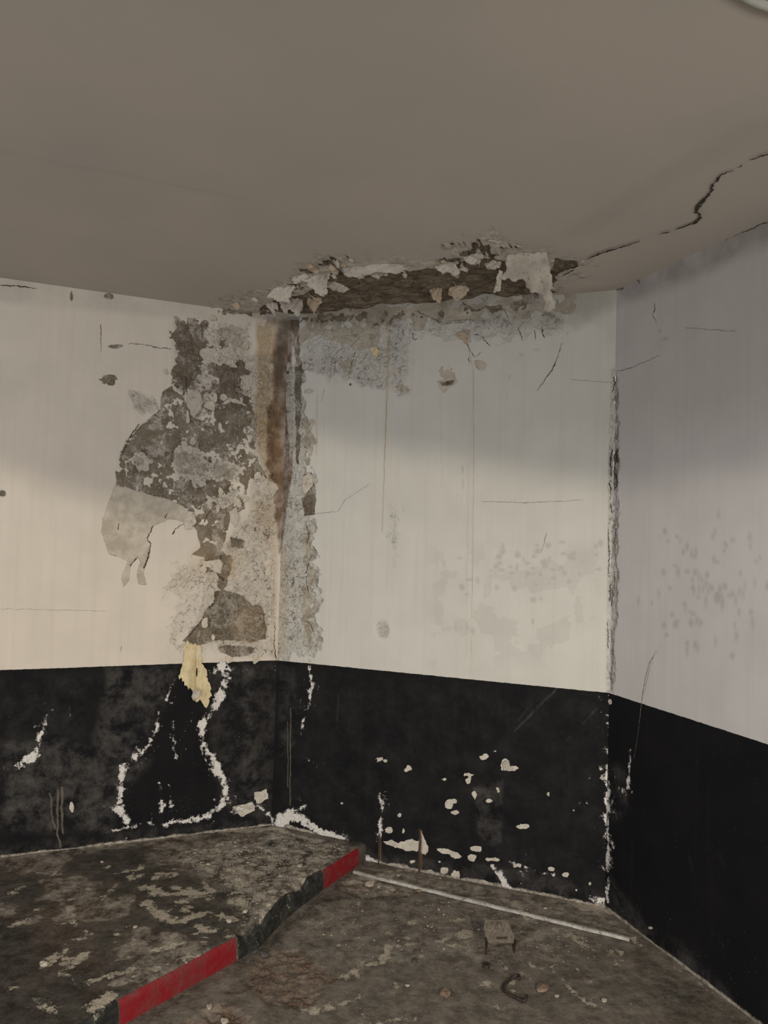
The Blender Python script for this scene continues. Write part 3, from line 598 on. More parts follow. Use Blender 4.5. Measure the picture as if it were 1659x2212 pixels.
lime = cols(f, [([(255,1885,.012),(290,1880,.014),(280,1900,.012)], .15), ([(310,1915,.014),(350,1930,.014),(400,1925,.01),(450,1940,.006)], .25), ([(315,1950,.014),(340,1975,.018),(370,1990,.014),(435,1962,.008)], .2),
    ([(345,1887,.008),(375,1888,.008)], .3), ([(390,1915,.005),(402,1918,.006)], .2), ([(490,1880,.014),(525,1910,.018)], .25), ([(490,1925,.012),(515,1925,.01)], .15), ([(440,1905,.006),(448,1915,.006)], .2), ([(480,1850,.012),(520,1852,.01)], -.1),
    ([(420,2000,.03),(460,2000,.03)], -.1), ([(320,2050,.02),(380,2030,.02)], -.1), ([(460,1970,.02),(500,1985,.014)], -.05), ([(480,2010,.004),(505,2014,.004)], .3), ([(330,2085,.012),(390,2060,.014),(425,2060,.012)], .0),
    ([(100,2080,.03),(150,2040,.03),(190,2020,.02)], -.35), ([(20,1930,.02),(60,1910,.02)], -.45), ([(150,1960,.03),(160,2010,.02)], -.5), ([(240,1920,.02),(220,1945,.02)], -.4), ([(160,2130,.03),(290,2090,.02)], -.25), ([(200,2180,.03),(240,2150,.03)], -.35),
    ([(560,1830,.02),(600,1850,.02)], -.35), ([(640,1840,.02),(700,1850,.02)], -.3), ([(420,1850,.02),(480,1835,.02)], -.35), ([(600,1890,.02),(640,1880,.02)], -.35), ([(60,2150,.05),(120,2190,.03)], -.5), ([(330,2130,.02),(380,2100,.02)], -.35), ([(60,1990,.03),(20,2000,.02)], -.45), ([(250,2010,.02),(300,1990,.02)], -.35), ([(380,2090,.016),(450,2050,.016)], -.1), ([(120,2120,.02),(180,2060,.03)], -.3), *spots(1, 60, 430, 1930, 95, 45, .004, .014, .15), *spots(2, 40, 560, 1880, 90, 35, .003, .008, .2), *spots(3, 40, 150, 2050, 90, 80, .006, .02, -.15), *spots(4, 30, 400, 2040, 60, 40, .004, .014, .0), ([(580,1950,.006)]*2, .2), ([(525,1970,.006)]*2, .2), ([(510,1985,.008)]*2, .2), ([(420,1985,.01),(470,1950,.006)],-.3),
    ([(0,1858,.010),(150,1838,.008),(300,1818,.006),(420,1800,.012)], .1), ([(420,1800,.02),(590,1790,.03),(700,1820,.02),(790,1860,.03)], -.15)])
dust = np.clip(umax(1.3 * sstep(-.1, .12, f.poly([(330,1850),(600,1790),(780,1830),(700,1870),(600,1960),(520,2000),(470,1900)], margin=.3)), .7 * sstep(-.04, .02, f.stroke([(0,1860),(300,1820),(600,1790)], .04, margin=.2)), .15 + .5 * (n3 > .05)), 0, 1)
dust = dust * (1 - .6 * onf)
grit = np.clip(umax(1.0 * sstep(-.1, .1, f.poly([(330,1850),(600,1790),(780,1830),(700,1870),(600,1960),(520,2000),(470,1900)], margin=.3)), .25 + 0 * X), 0, 1)
dark = np.clip(umax(.75 * sstep(-.15, .1, f.poly([(-50,1960),(140,2000),(300,2140),(240,2212),(-50,2300)], margin=.2)), .55 * sstep(-.03, .03, f.poly([(290,1900),(440,1880),(470,1900),(500,2000),(300,2040),(240,1960)])) * (n1 > -.1), .35 * (n3 < 0)), 0, 1) * (1 - onf)
rust = np.clip(.4 * sstep(-.1, .1, n3) + .35 * sstep(-.02,.05,f.poly([(60,1960),(200,1940),(220,2080),(60,2140)])), 0, 1) * (1 - onf)
top = sstep(.01, .03, TT)
offz = (fbm(X * 4, Y * 4, 541, 3) * .010 + fbm(X * 45, Y * 45, 551, 3) * (.003 + .008 * sstep(-.1, .1, f.poly([(330,1850),(600,1790),(780,1830),(700,1870),(600,1960),(520,2000),(470,1900)], margin=.3)))) * top
broken = sstep(0, .06, np.minimum(SS - s1, s2 - SS))
worn = broken * np.clip(.35 + 3.5 * fbm(SS * 11, SS * 0 + 3.3, 571, 4), 0, 1)
inset = broken * (.002 + .03 * np.clip(fbm(SS * 9, ZZ * 30, 561, 4) + .1, 0, 1)) * sstep(.06, .0, TT) * sstep(.0, .05, ZZ)
inset = inset + kdev(SS) * sstep(.5, .0, TT)
X = X + KN[0] * inset; Y = Y + KN[1] * inset
ZZ = ZZ - worn * .030 * sstep(.055, .0, TT) * sstep(.03, .075, ZZ)
X = X + KN[0] * worn * .018 * sstep(.02, .075, ZZ) * sstep(.05, .0, TT); Y = Y + KN[1] * worn * .018 * sstep(.02, .075, ZZ) * sstep(.05, .0, TT)
P = np.stack([X, Y, ZZ + offz], -1)
plat = grid_mesh('raised_platform', P, {'a1': pack(lime, rust, dark, dust), 'a2': pack(S(red, .01), S(blackf, .015), grit)}, M_P, flip=False)
plat['kind'] = 'structure'

# ------------------------------------------------------------------ cracks: narrow dark ribbons lying in the surfaces
M_CR = plain('crack_dark', (0.035, 0.028, 0.022), (0.06, 0.05, 0.04), .95, 60, .1)
M_SC = plain('pencil_grey', (0.09, 0.085, 0.08), (0.16, 0.15, 0.14), .9, 60, .1)
M_LN = plain('pale_scratch', (0.12, 0.12, 0.12), (0.22, 0.21, 0.2), .9, 60, .1)
def cracks(name, plane, lines, mat, parent, off=.0012, seed=1, jit_=.0025, step=.006):
    r = random.Random(seed); me = bpy.data.meshes.new(name); vs_, fs = [], []
    for pts in lines:
        q = [np.array(plane.uv(p[0], p[1])) for p in pts]; w = [(p[2] if len(p) > 2 else 1.0) * .001 for p in pts]
        pos, wd_ = [], []
        for i in range(len(q) - 1):
            L = np.hypot(*(q[i + 1] - q[i])); k = max(1, int(L / step))
            for j in range(k):
                t = j / k; pos.append(q[i] * (1 - t) + q[i + 1] * t + np.array([r.uniform(-1, 1), r.uniform(-1, 1)]) * jit_); wd_.append((w[i] * (1 - t) + w[i + 1] * t) * r.uniform(.35, 1.3))
        pos.append(q[-1]); wd_.append(w[-1] * .3); wd_[0] *= .3
        b = len(vs_)
        for i, p in enumerate(pos):
            a_ = pos[min(i + 1, len(pos) - 1)] - pos[max(i - 1, 0)]; a_ = a_ / (np.hypot(*a_) + 1e-9); nn = np.array([-a_[1], a_[0]]) * wd_[i]
            vs_.append(plane.pt(*(p + nn), off)); vs_.append(plane.pt(*(p - nn), off))
        for i in range(len(pos) - 1): fs.append((b + 2 * i, b + 2 * i + 1, b + 2 * i + 3, b + 2 * i + 2))
    me.from_pydata([tuple(v) for v in vs_], [], fs); me.materials.append(mat)
    o = bpy.data.objects.new(name, me); COL.objects.link(o); o.parent = parent
    return o
cc = cracks('crack', CE, [
    [(1266,557,3),(1300,543,6),(1335,533,5),(1383,517,2)], [(1420,503,2),(1448,497,5)], [(1458,492,3),(1500,478,7),(1515,463,4)], [(1515,463,5),(1503,453,5),(1508,440,9),(1535,412,5)], [(1535,412,5),(1541,392,3),(1560,372,4),(1586,362,2)],
    [(1597,358,2),(1604,351,2)], [(1618,342,2),(1659,328,5),(1700,315,5)], [(1200,588,5),(1225,578,7),(1250,572,9)], [(1215,592,4),(1240,580,4)]], M_CR, ceil, .006, 3, .004)
cc['label'] = 'jagged dark crack'
cracks('fine_line', CE, [[(0,330,1.2),(120,350,1.2),(250,375,1.8),(400,405,1.8),(560,435,1.0)]], plain('filler_line', (0.50,0.47,0.42), (0.56,0.53,0.48), .9, 40, .1), ceil, .004, 5, .001, .02)
cracks('crack', PM, [
    [(1215,740,1.6),(1207,765,.8),(1195,795,2.2),(1160,845,.6)], [(1008,742,1.5),(1018,760,2),(1026,772,1),(1040,760,1)], [(1025,722,2),(1040,726,1),(1052,742,2),(1060,748,1)], [(1012,770,1.5),(1014,785,1)],
    [(768,756,2),(760,785,1.2),(752,812,1)], [(1120,708,1.5),(1126,725,1.5),(1130,738,.8)], [(1170,705,2),(1172,722,2.5),(1178,730,1)], [(1155,712,1.5),(1158,735,1)], [(1100,700,3),(1092,706,1)], [(870,712,3),(871,725,1.5)],
    [(890,718,2),(895,735,2),(902,730,2)], [(650,1050,1.5),(665,1035,1),(680,1022,.8)], [(655,1112,1),(730,1105,.8),(745,1080,.6),(800,1045,.5)], [(1235,820,.6),(1318,826,.5)], [(1000,655,2),(1030,672,1.5),(1055,660,1.5)], [(900,672,1.5),(960,700,1),(1000,696,1)], [(1060,668,1),(1090,670,1.5),(1100,690,1)],
    [(660,1130,1.5),(668,1150,2),(664,1175,1.5)], [(672,1200,2),(660,1240,2),(668,1290,1.5)], [(650,1330,1.5),(672,1350,2),(680,1375,1)], [(690,1240,1),(684,1275,1)], [(1040,1083,.6),(1150,1086,.7),(1260,1080,.4)], [(1182,1150,.7),(1170,1190,.5)],
    [(965,695,1),(1015,690,1),(1035,700,1)], [(700,840,.7),(695,870,.5)],[(1326,812,2),(1328,830,3),(1322,850,1)],[(1318,1085,2),(1322,1110,1.5)],[(1318,1260,2),(1318,1300,2)], [(1322,970,2),(1319,1000,2.5),(1321,1030,2)], [(1316,1040,3),(1320,1060,2),(1317,1080,1)], [(1314,1140,1.2),(1316,1200,2),(1314,1240,1)], [(1313,1340,1),(1314,1400,1.2)]], M_CR, wallM, .0016, 7)
cracks('fine_line', PM, [[(1000,690,.3),(1022,800,.6),(1024,1000,.5),(1020,1300,.5),(1018,1460,.3)], [(685,850,.7),(684,980,.3)], [(835,860,1.0),(831,990,.8),(826,1150,.4)]], plain('thin_stain', (0.24,0.20,0.14), (0.32,0.28,0.21), .9, 40, .1), wallM, .001, 8, .0012, .02)
cracks('crack', PL, [
    [(218,700,1.5),(218,760,.6)], [(278,742,1.6),(310,744,1),(345,752,2),(370,753,1.5)], [(255,1130,2.5),(256,1145,1.2)], [(235,1197,1),(252,1201,1.4)], [(332,1134,2.2),(323,1152,2.5),(318,1165,2),(326,1174,2.5),(321,1200,3),(310,1228,3.5)], [(298,1203,2.5),(280,1222,3)], [(412,1100,1.5),(405,1125,1.5),(380,1142,1.2),(372,1155,3)],
    [(300,915,2),(280,945,2.5),(262,985,1.2)], [(435,700,1.5),(438,735,1)], [(360,1108,3),(357,1120,2)], [(0,617,2.5),(40,618,3),(80,624,1)], [(442,658,4),(470,662,5),(500,668,4)], [(260,1407,1.5),(263,1395,1)],
    [(462,1280,3),(460,1304,2.5),(440,1320,4),(432,1345,2.5),(405,1378,2)], [(400,812,3),(404,850,1.5)], [(560,1020,2),(577,1032,2)], [(440,1130,2.5),(455,1100,1.5)], [(478,1195,2.5),(470,1240,3),(484,1255,3)], [(0,1315,.4),(230,1320,.5)], [(596,1425,2.5),(592,1390,1.5),(594,1340,1)]], M_CR, wallL, .0016, 9)
cracks('scribble', PR, [[(1415,1413,.8),(1404,1430,1.2),(1395,1462,1.6),(1388,1505,1.8),(1378,1590,1.2),(1370,1640,1)], [(1412,1418,.5),(1400,1460,.7),(1392,1500,.6)]], M_SC, wallR, .0016, 10, .001)
cracks('crack', PR, [[(1414,655,1),(1416,670,2),(1410,680,1.2),(1420,700,.5)], [(1333,803,1),(1370,792,.8),(1425,768,.8)], [(1325,630,3),(1340,622,3),(1365,600,2),(1380,596,2)], [(1372,598,2),(1384,612,1.5)], [(1380,592,1.5),(1500,545,1.5),(1659,480,1.5)], [(1335,1000,2),(1330,980,4),(1338,968,2)], [(1347,838,2),(1345,832,1)],[(1320,1085,2),(1323,1110,1.5)],[(1322,1270,1.5),(1322,1310,2)], [(1330,1020,4),(1334,1045,3),(1328,1060,2)], [(1332,1130,1),(1328,1170,2),(1330,1210,1)], [(1326,1230,1),(1330,1260,1.5)], [(1322,1360,1),(1324,1420,1.5),(1320,1470,1)], [(1480,708,.5),(1590,716,.5)]], M_CR, wallR, .0016, 11)

# ------------------------------------------------------------------ peeling paint pieces
def flake(name, pts, place, mat, thick=.0012, parent=None, seed=1, rag=.10, grid=14):
    """pts: outline in 0..1 units; place(u, v) -> 3D point. Triangulated sheet with ragged rim and its own thickness."""
    r = random.Random(seed); out = []
    n = len(pts)
    for i in range(n):
        a = np.array(pts[i], float); b = np.array(pts[(i + 1) % n], float); L = np.hypot(*(b - a)); k = max(1, int(L / .035))
        nn = np.array([-(b - a)[1], (b - a)[0]]) / (L + 1e-9)
        for j in range(k):
            t = j / k; p = a * (1 - t) + b * t
            if j: p = p + nn * r.uniform(-1, 1) * rag * .42
            out.append(Vector((p[0], p[1])))
    m_ = len(out); edges = [(i, (i + 1) % m_) for i in range(m_)]
    ins = []
    for i in range(grid):
        for j in range(grid):
            ins.append(Vector(((i + .5 + r.uniform(-.2, .2)) / grid, (j + .5 + r.uniform(-.2, .2)) / grid)))
    vs_, es, fs, *_ = delaunay_2d_cdt(out + ins, edges, [list(range(m_))], 1, 1e-5)
    P = [place(v.x, v.y) for v in vs_]
    bm = bmesh.new(); bv = [bm.verts.new(tuple(p)) for p in P]
    for f_ in fs:
        try: bm.faces.new([bv[i] for i in f_])
        except ValueError: pass
    loose = [v for v in bm.verts if not v.link_faces]
    bmesh.ops.delete(bm, geom=loose, context='VERTS')
    for f_ in bm.faces: f_.smooth = True
    bmesh.ops.recalc_face_normals(bm, faces=bm.faces[:])
    bmesh.ops.solidify(bm, geom=bm.faces[:], thickness=thick)
    me = bpy.data.meshes.new(name); bm.to_mesh(me); bm.free(); me.materials.append(mat)
    o = bpy.data.objects.new(name, me); COL.objects.link(o)
    if parent: o.parent = parent
    return o
def outline(px, box):
    x0, y0, x1, y1 = box; return [((a - x0) / (x1 - x0), (b - y0) / (y1 - y0)) for a, b in px]
def onplane(plane, box, lift):
    x0, y0, x1, y1 = box
    def g(u, v):
        q = plane.uv(x0 + u * (x1 - x0), y0 + v * (y1 - y0)); return plane.pt(q[0], q[1], lift(u, v))
    return g
M_Y = plain('yellowed_paint_skin', (0.60, 0.52, 0.33), (0.52, 0.44, 0.27), .8, 25, .35, c3=(0.40, 0.34, 0.22))
M_W = plain('old_white_paint_skin', (0.47, 0.435, 0.385), (0.36, 0.325, 0.28), .9, 22, .5, c3=(0.28, 0.24, 0.19))
M_G = plain('grey_plaster_skin', (0.42, 0.385, 0.33), (0.52, 0.48, 0.42), .9, 28, .5, c3=(0.27, 0.235, 0.19))
M_T = plain('tan_plaster_skin', (0.36, 0.28, 0.20), (0.46, 0.39, 0.30), .9, 35, .5, c3=(0.22, 0.16, 0.11))

# big yellow strip hanging from the left wall
B = (384, 1380, 462, 1526)
Y_OUT = [(394,1388),(412,1388),(432,1393),(435,1420),(440,1440),(446,1446),(443,1462),(452,1478),(455,1500),(446,1504),(448,1516),(440,1524),(434,1514),(424,1516),(419,1504),(412,1502),(414,1490),(404,1486),(392,1470),(384,1458),(392,1436),(396,1412)]
def ylift(u, v):
    fold = .012 * math.sin(u * 7.0 + .6) * v + .006 * math.sin(u * 19 + v * 5) * v
    crease = -.020 * math.exp(-((u - .55 + .04 * v) / .05) ** 2) * min(1, v * 2.2)
    return .006 + .045 * v ** 1.3 * (1 - .3 * v) + fold + crease + .004 * math.sin(v * 21)
o = flake('hanging_paint_strip', outline(Y_OUT, B), onplane(PL, B, ylift), M_Y, .0018, None, 2, .10, 30)
tag(o, 'long yellowed strip of peeled paint hanging over the black dado of the left wall', 'peeling paint')
B = (406, 1478, 436, 1510)
c = flake('curled_tip', outline([(418,1482),(428,1487),(432,1495),(424,1502),(414,1508),(410,1500),(414,1490)], B), onplane(PL, B, lambda u, v: .050 + .014 * math.sin(u * 3)), M_W, .0018, o, 4, .08, 10)

# big flap hanging from the ceiling
B = (1058, 542, 1206, 672)
tp = np.array(CE.uv(1135, 548)); dep = CE.pt(tp[0], tp[1])
HP = Plane((dep[0], dep[1]), MA)
def hang(box, bulge):
    x0, y0, x1, y1 = box
    def g(u, v):
        q = HP.uv(x0 + u * (x1 - x0), y0 + v * (y1 - y0)); return HP.pt(q[0], min(q[1], ZC - .001 + .004), bulge(u, v))
    return g
FL = [(1096,544),(1120,543),(1146,545),(1150,548),(1165,544),(1182,545),(1187,570),(1192,600),(1195,620),(1188,625),(1192,640),(1200,648),(1196,660),(1178,668),(1172,662),(1176,648),(1170,636),(1155,628),(1143,628),(1142,620),(1134,616),(1133,604),(1127,600),(1118,602),(1112,607),(1106,606),(1100,600),(1094,600),(1090,604),(1080,602),(1084,594),(1090,586),(1092,565)]
o = flake('hanging_paint_flap', outline(FL, B), hang(B, lambda u, v: .015 * math.sin(u * 9 + 1) * v + .010 * math.sin(u * 23) * v - .05 * v * v + .006 * math.sin(v * 14 + u * 4)), M_W, .0018, None, 6, .05, 34)
tag(o, 'wide off-white sheet of paint hanging from the ceiling beside the crack', 'peeling paint')
B2 = (1056, 575, 1086, 628)
o = flake('hanging_paint_flap', outline([(1078,580),(1085,585),(1080,600),(1077,622),(1066,624),(1060,626),(1068,608),(1070,595)], B2), hang(B2, lambda u, v: -.01 - .03 * v), M_G, .0015, None, 8, .08, 10)
tag(o, 'narrow grey curl of plaster hanging just left of the wide paint sheet', 'peeling paint')

# smaller curls along the broken ceiling edge
def cflake(px, label, mat, drop, seed, tilt=.6, grid=12, cat='peeling paint'):
    xs = [p[0] for p in px]; ys = [p[1] for p in px]; box = (min(xs), min(ys), max(xs), max(ys))
    # sheet hinged on the ceiling at its upper edge, free edge hangs down
    c0 = np.array(CE.uv((box[0] + box[2]) / 2, box[1] + (box[3] - box[1]) * .25)); d0 = CE.pt(*c0); pl = Plane((d0[0], d0[1]), MA)
    sw = random.Random(seed).uniform(2, 6)
    def g(u, v):
        q = pl.uv(box[0] + u * (box[2] - box[0]), box[1] + v * (box[3] - box[1]))
        return pl.pt(q[0], min(q[1], ZC + .012), .010 * math.sin(u * sw + 1) * v - drop * v * v + .004 * math.sin(u * 13 + v * 9))
    o = flake('paint_curl', outline(px, box), g, mat, .0016, None, seed, .10, grid)
    tag(o, label, cat, 'curls of paint along the broken ceiling edge')
    return o
CF = [
 ([(575,640),(592,622),(612,612),(640,618),(628,632),(618,648),(602,650),(590,645)], 'off-white curl at the far left of the broken ceiling edge, above a dark gap', M_G),
 ([(604,655),(618,640),(640,640),(655,650),(650,668),(640,686),(632,672),(622,668),(618,678),(608,668)], 'ragged paint curl pointing down over the rust-stained corner', M_W),
 ([(570,655),(584,650),(600,655),(600,670),(592,666),(588,680),(580,666)], 'small white curl left of the rust-stained corner', M_W),
 ([(668,600),(690,585),(712,580),(716,590),(705,610),(700,630),(692,636),(680,632),(672,622),(660,618)], 'pale curl beside the left end of the brown ceiling hole', M_W),
 ([(664,645),(672,640),(696,640),(694,655),(684,662),(676,678),(670,665),(664,658)], 'tan curl hanging in front of the left end of the dark slot', M_T),
 ([(640,590),(662,592),(690,598),(668,610),(650,606),(636,612),(628,602)], 'flat pale curl above the corner, uppermost on the left', M_G),
 ([(928,628),(940,618),(955,622),(952,640),(945,652),(934,644)], 'small tan scab under the middle of the ceiling hole, left of a larger one', M_T),
 ([(970,622),(985,614),(1005,614),(1014,624),(1006,634),(996,642),(984,650),(976,640),(968,636)], 'larger tan scab under the middle of the ceiling hole', M_T),
 ([(736,572),(760,564),(800,566),(860,570),(880,580),(850,590),(820,588),(790,592),(775,602),(762,596),(752,600),(742,592)], 'long pale lip of paint along the top of the ceiling hole', M_W),
 ([(940,575),(960,565),(985,570),(992,585),(980,592),(966,586),(955,590),(945,584)], 'pale scalloped curl at the top of the ceiling hole near its middle', M_G),
 ([(700,612),(720,606),(742,615),(752,622),(735,628),(715,626)], 'grey scab inside the left end of the ceiling hole', M_G),
 ([(1046,570),(1062,562),(1084,566),(1078,576),(1066,580),(1052,580)], 'grey curl just above the narrow plaster curl on the ceiling', M_G),
 ([(1000,556),(1020,548),(1042,552),(1034,566),(1018,570),(1006,566)], 'rumpled curl in the patch of broken plaster above the hole', M_G),
]
for i, (px, lab, mt) in enumerate(CF): cflake(px, lab, mt, .02, 20 + i, grid=14)
for px, lab in [([(1048,517),(1066,518),(1085,520),(1085,524),(1066,524),(1050,521)], 'thin lath-like sliver of paint stuck to the ceiling above the hanging sheet'),
                ([(1102,527),(1126,530),(1125,533),(1108,531)], 'shorter sliver of paint on the ceiling above the hanging sheet')]:
    o = cflake(px, lab, M_W, .0, 60 + len(lab), grid=6); o.name = 'paint_sliver'; o['group'] = 'paint slivers on the ceiling'

rs = random.Random(77)
def as_part(o, name, parent):
    for k_ in ('label', 'category', 'group'): del o[k_]
    o.name = name; o.parent = parent
EDGEP = [(500,668),(560,655),(600,640),(650,600),(700,575),(760,575),(860,585),(940,585),(1000,560),(1050,535),(1090,560)]
for i in range(30):
    k = rs.randrange(len(EDGEP) - 1); t = rs.random(); x = EDGEP[k][0] * (1 - t) + EDGEP[k + 1][0] * t + rs.gauss(0, 8); y = EDGEP[k][1] * (1 - t) + EDGEP[k + 1][1] * t + rs.gauss(0, 9)
    w_, h_ = rs.uniform(8, 20), rs.uniform(7, 18)
    px = [(x + w_ * .5 * math.cos(a_) * rs.uniform(.6, 1.2), y + h_ * .5 * math.sin(a_) * rs.uniform(.6, 1.3) + h_ * .3) for a_ in [j / 7 * 6.283 for j in range(7)]]
    o = cflake(px, 'small ragged paint curl, one of many along the broken ceiling edge', [M_W, M_G, M_G, M_T][rs.randrange(4)], .012, 300 + i, grid=6); as_part(o, 'paint_curl', ceil)
# flakes lifting off the walls
def wflake(plane, px, label, mat, lift, seed, side):
    xs = [p[0] for p in px]; ys = [p[1] for p in px]; box = (min(xs), min(ys), max(xs), max(ys))
    L = {'r': lambda u, v: u, 'l': lambda u, v: 1 - u, 'b': lambda u, v: v, 't': lambda u, v: 1 - v}[side]
    o = flake('paint_flake', outline(px, box), onplane(plane, box, lambda u, v: .002 + lift * L(u, v) ** 1.6 + .0015 * math.sin(u * 9 + v * 7)), mat, .0014, None, seed, .08, 12)
    tag(o, label, 'peeling paint', 'paint flakes lifting off the walls'); return o
M_FL = plain('cream_wall_flake', (0.52, 0.475, 0.40), (0.42, 0.375, 0.31), .9, 25, .5, c3=(0.34, 0.29, 0.22))
M_FM = plain('grey_wall_flake', (0.46, 0.445, 0.40), (0.38, 0.36, 0.32), .9, 25, .5, c3=(0.28, 0.26, 0.22))
WF = [
 (PM, [(988,722),(1003,716),(1012,730),(1006,744)], 'small triangular flake lifting off the upper back wall', M_T, .012, 'l'),
 (PM, [(654,1032),(668,1020),(680,1030),(676,1050),(662,1068),(655,1058)], 'blistered grey flake right of the corner at mid height', M_G, .012, 'b'),
 (PL, [(405,840),(428,842),(440,868),(430,890),(418,904),(412,892),(405,876)], 'pale tongue of paint left standing in the bare brown patch', M_W, .012, 'b'),
 (PL, [(440,1290),(452,1262),(462,1275),(461,1300),(442,1320),(436,1338),(424,1345),(434,1315)], 'pale curled flake along the left edge of the lower bare patch', M_W, .014, 'r'),
 (PL, [(405,1104),(420,1106),(424,1128),(412,1142),(400,1144),(396,1128)], 'grey flake at the right end of the grey peeled area', M_G, .012, 'b'),
 (PL, [(494,1105),(510,1095),(515,1120),(508,1140),(500,1130)], 'narrow curled flake beside the rust streak at mid height', M_W, .016, 'r'),
 (PL, [(430,1208),(445,1212),(474,1208),(482,1216),(476,1238),(462,1236),(452,1226),(440,1224)], 'cream flake under the tip of the big bare patch', M_FL, .012, 'b'),
 (PM, [(1086,1648),(1096,1640),(1102,1654),(1112,1662),(1098,1662),(1088,1664)], 'light flake standing out from the black dado, highest of the chips', M_W, .014, 't'),
 (PM, [(800,752),(812,748),(820,758),(816,772),(806,768)], 'beige flake right of the grey patch below the ceiling', M_Y, .006, 'b'),
]
for i, (pl, px, lab, mt, lf, sd) in enumerate(WF): wflake(pl, px, lab, mt, lf, 80 + i, sd)

LREG = [(470,700),(545,690),(540,790),(480,880),(520,1120),(560,1060),(585,1240),(560,1290),(440,1230),(450,1290),(500,1400),(560,1410),(380,810),(330,870),(430,940),(470,1060),(520,1180),(400,1250)]
for i in range(46):
    if i < 32: cx, cy = LREG[rs.randrange(len(LREG))]; x = cx + rs.gauss(0, 20); y = cy + rs.gauss(0, 26); pl = PL; mt = M_FL; ww = 'left wall beside the corner'
    else: x = rs.uniform(646, 686); y = rs.uniform(720, 1400); pl = PM; mt = M_FM; ww = 'back wall beside the corner'
    if pl is PL and x > 590: x = 580
    w_, h_ = rs.uniform(9, 24), rs.uniform(9, 28)
    px = [(x + w_ * .5 * math.cos(a_) * rs.uniform(.6, 1.25), y + h_ * .5 * math.sin(a_) * rs.uniform(.6, 1.3)) for a_ in [j / 8 * 6.283 for j in range(8)]]
    o = wflake(pl, px, 'small lifted paint flake, one of many on the ' + ww, mt, rs.uniform(.003, .010), 500 + i, rs.choice('lrbb')); as_part(o, 'paint_flake', wallL if pl is PL else wallM)

# ------------------------------------------------------------------ generic hard-surface helpers
def obj(name, bm, mat, parent=None, smooth=False, bevel=0):
    if bevel: bmesh.ops.bevel(bm, geom=bm.edges[:], offset=bevel, segments=2, affect='EDGES')
    if smooth:
        for f_ in bm.faces: f_.smooth = True
    bmesh.ops.recalc_face_normals(bm, faces=bm.faces[:])
    me = bpy.data.meshes.new(name); bm.to_mesh(me); bm.free(); me.materials.append(mat)
    o = bpy.data.objects.new(name, me); COL.objects.link(o)
    if parent: o.parent = parent
    return o
def empty(name, loc=(0, 0, 0), rz=0):
    o = bpy.data.objects.new(name, None); COL.objects.link(o); o.location = loc; o.rotation_euler = (0, 0, rz); o.empty_display_size = .05; return o
def tube_mesh(pts, rad, seg=10, seed=0, rough=.0):
    r = random.Random(seed); bm = bmesh.new(); rings = []; pts = [Vector(p) for p in pts]
    for i, p in enumerate(pts):
        t = (pts[min(i + 1, len(pts) - 1)] - pts[max(i - 1, 0)]).normalized()
        a = t.orthogonal().normalized() if i == 0 else (pa - t * pa.dot(t)).normalized()
        pa = a; b = t.cross(a); rr = rad if not callable(rad) else rad(i / (len(pts) - 1))
        rings.append([bm.verts.new(p + (a * math.cos(k / seg * 2 * math.pi) + b * math.sin(k / seg * 2 * math.pi)) * rr * (1 + r.uniform(-rough, rough))) for k in range(seg)])
    for i in range(len(rings) - 1):
        for k in range(seg): bm.faces.new((rings[i][k], rings[i][(k + 1) % seg], rings[i + 1][(k + 1) % seg], rings[i + 1][k]))
    bm.faces.new(rings[0]); bm.faces.new(rings[-1][::-1])
    return bm
M_RU = plain('rusted_steel', (0.075, 0.045, 0.030), (0.035, 0.022, 0.016), .8, 60, .6, .1, c3=(0.13, 0.09, 0.065))
M_RG = plain('grimy_steel', (0.20, 0.18, 0.15), (0.13, 0.11, 0.09), .75, 50, .5, .1, c3=(0.08, 0.05, 0.035))
M_AL = plain('scuffed_white_metal', (0.50, 0.49, 0.46), (0.30, 0.29, 0.27), .6, 26, .4, .1, c3=(0.15, 0.13, 0.11))
M_SCR = plain('dark_screw_steel', (0.03, 0.026, 0.022), (0.07, 0.055, 0.045), .6, 90, .3, .4)

# metal strip lying on the lower floor
a = np.array(LOW.uv(764, 1888)); b = np.array(LOW.uv(1360, 2034)); d = b - a; L = float(np.hypot(*d)); ang = math.atan2(d[1], d[0])
a_strip = a.copy(); n_strip = np.array([-d[1], d[0]]) / L
st = empty('metal_strip', (a[0], a[1], .002), ang); tag(st, 'long scuffed white metal strip lying along the foot of the back wall', 'metal strip')
bm = bmesh.new(); N = 60; rings = []
prf = [(-.0085, .0), (-.0085, .009), (-.006, .011), (.005, .011), (.0085, .008), (.0085, .0)]
r = random.Random(5)
for i in range(N + 1):
    x = L * i / N; w = .0012 * math.sin(i * .7) ; rings.append([bm.verts.new((x, y + w + r.uniform(-.0005, .0005), z + r.uniform(-.0004, .0004) + .002)) for y, z in prf])
for i in range(N):
    for k in range(len(prf)): bm.faces.new((rings[i][k], rings[i][(k + 1) % len(prf)], rings[i + 1][(k + 1) % len(prf)], rings[i + 1][k]))
bm.faces.new(rings[0]); bm.faces.new(rings[-1][::-1])
obj('strip_body', bm, M_AL, st)

# rusted rods sticking out of the wall foot
for (x, y0, y1, w, lab) in [(820, 1806, 1872, .0032, 'thin rusty rod against the black dado, nearer the red kerb end'), (908, 1800, 1890, .0045, 'thicker rusty rod on the peeled cream patch of the black dado')]:
    q0 = PM.uv(x, y0); q1 = PM.uv(x, y1)
    pts = [PM.pt(q0[0] + .001 * math.sin(t * 9), q0[1] * (1 - t) + q1[1] * t, .004) for t in np.linspace(0, 1, 12)]
    o = obj('rusty_rod', tube_mesh(pts, w, 10, 3, .18), M_RU, None, True); tag(o, lab, 'rod', 'rusty rods at the foot of the back wall')

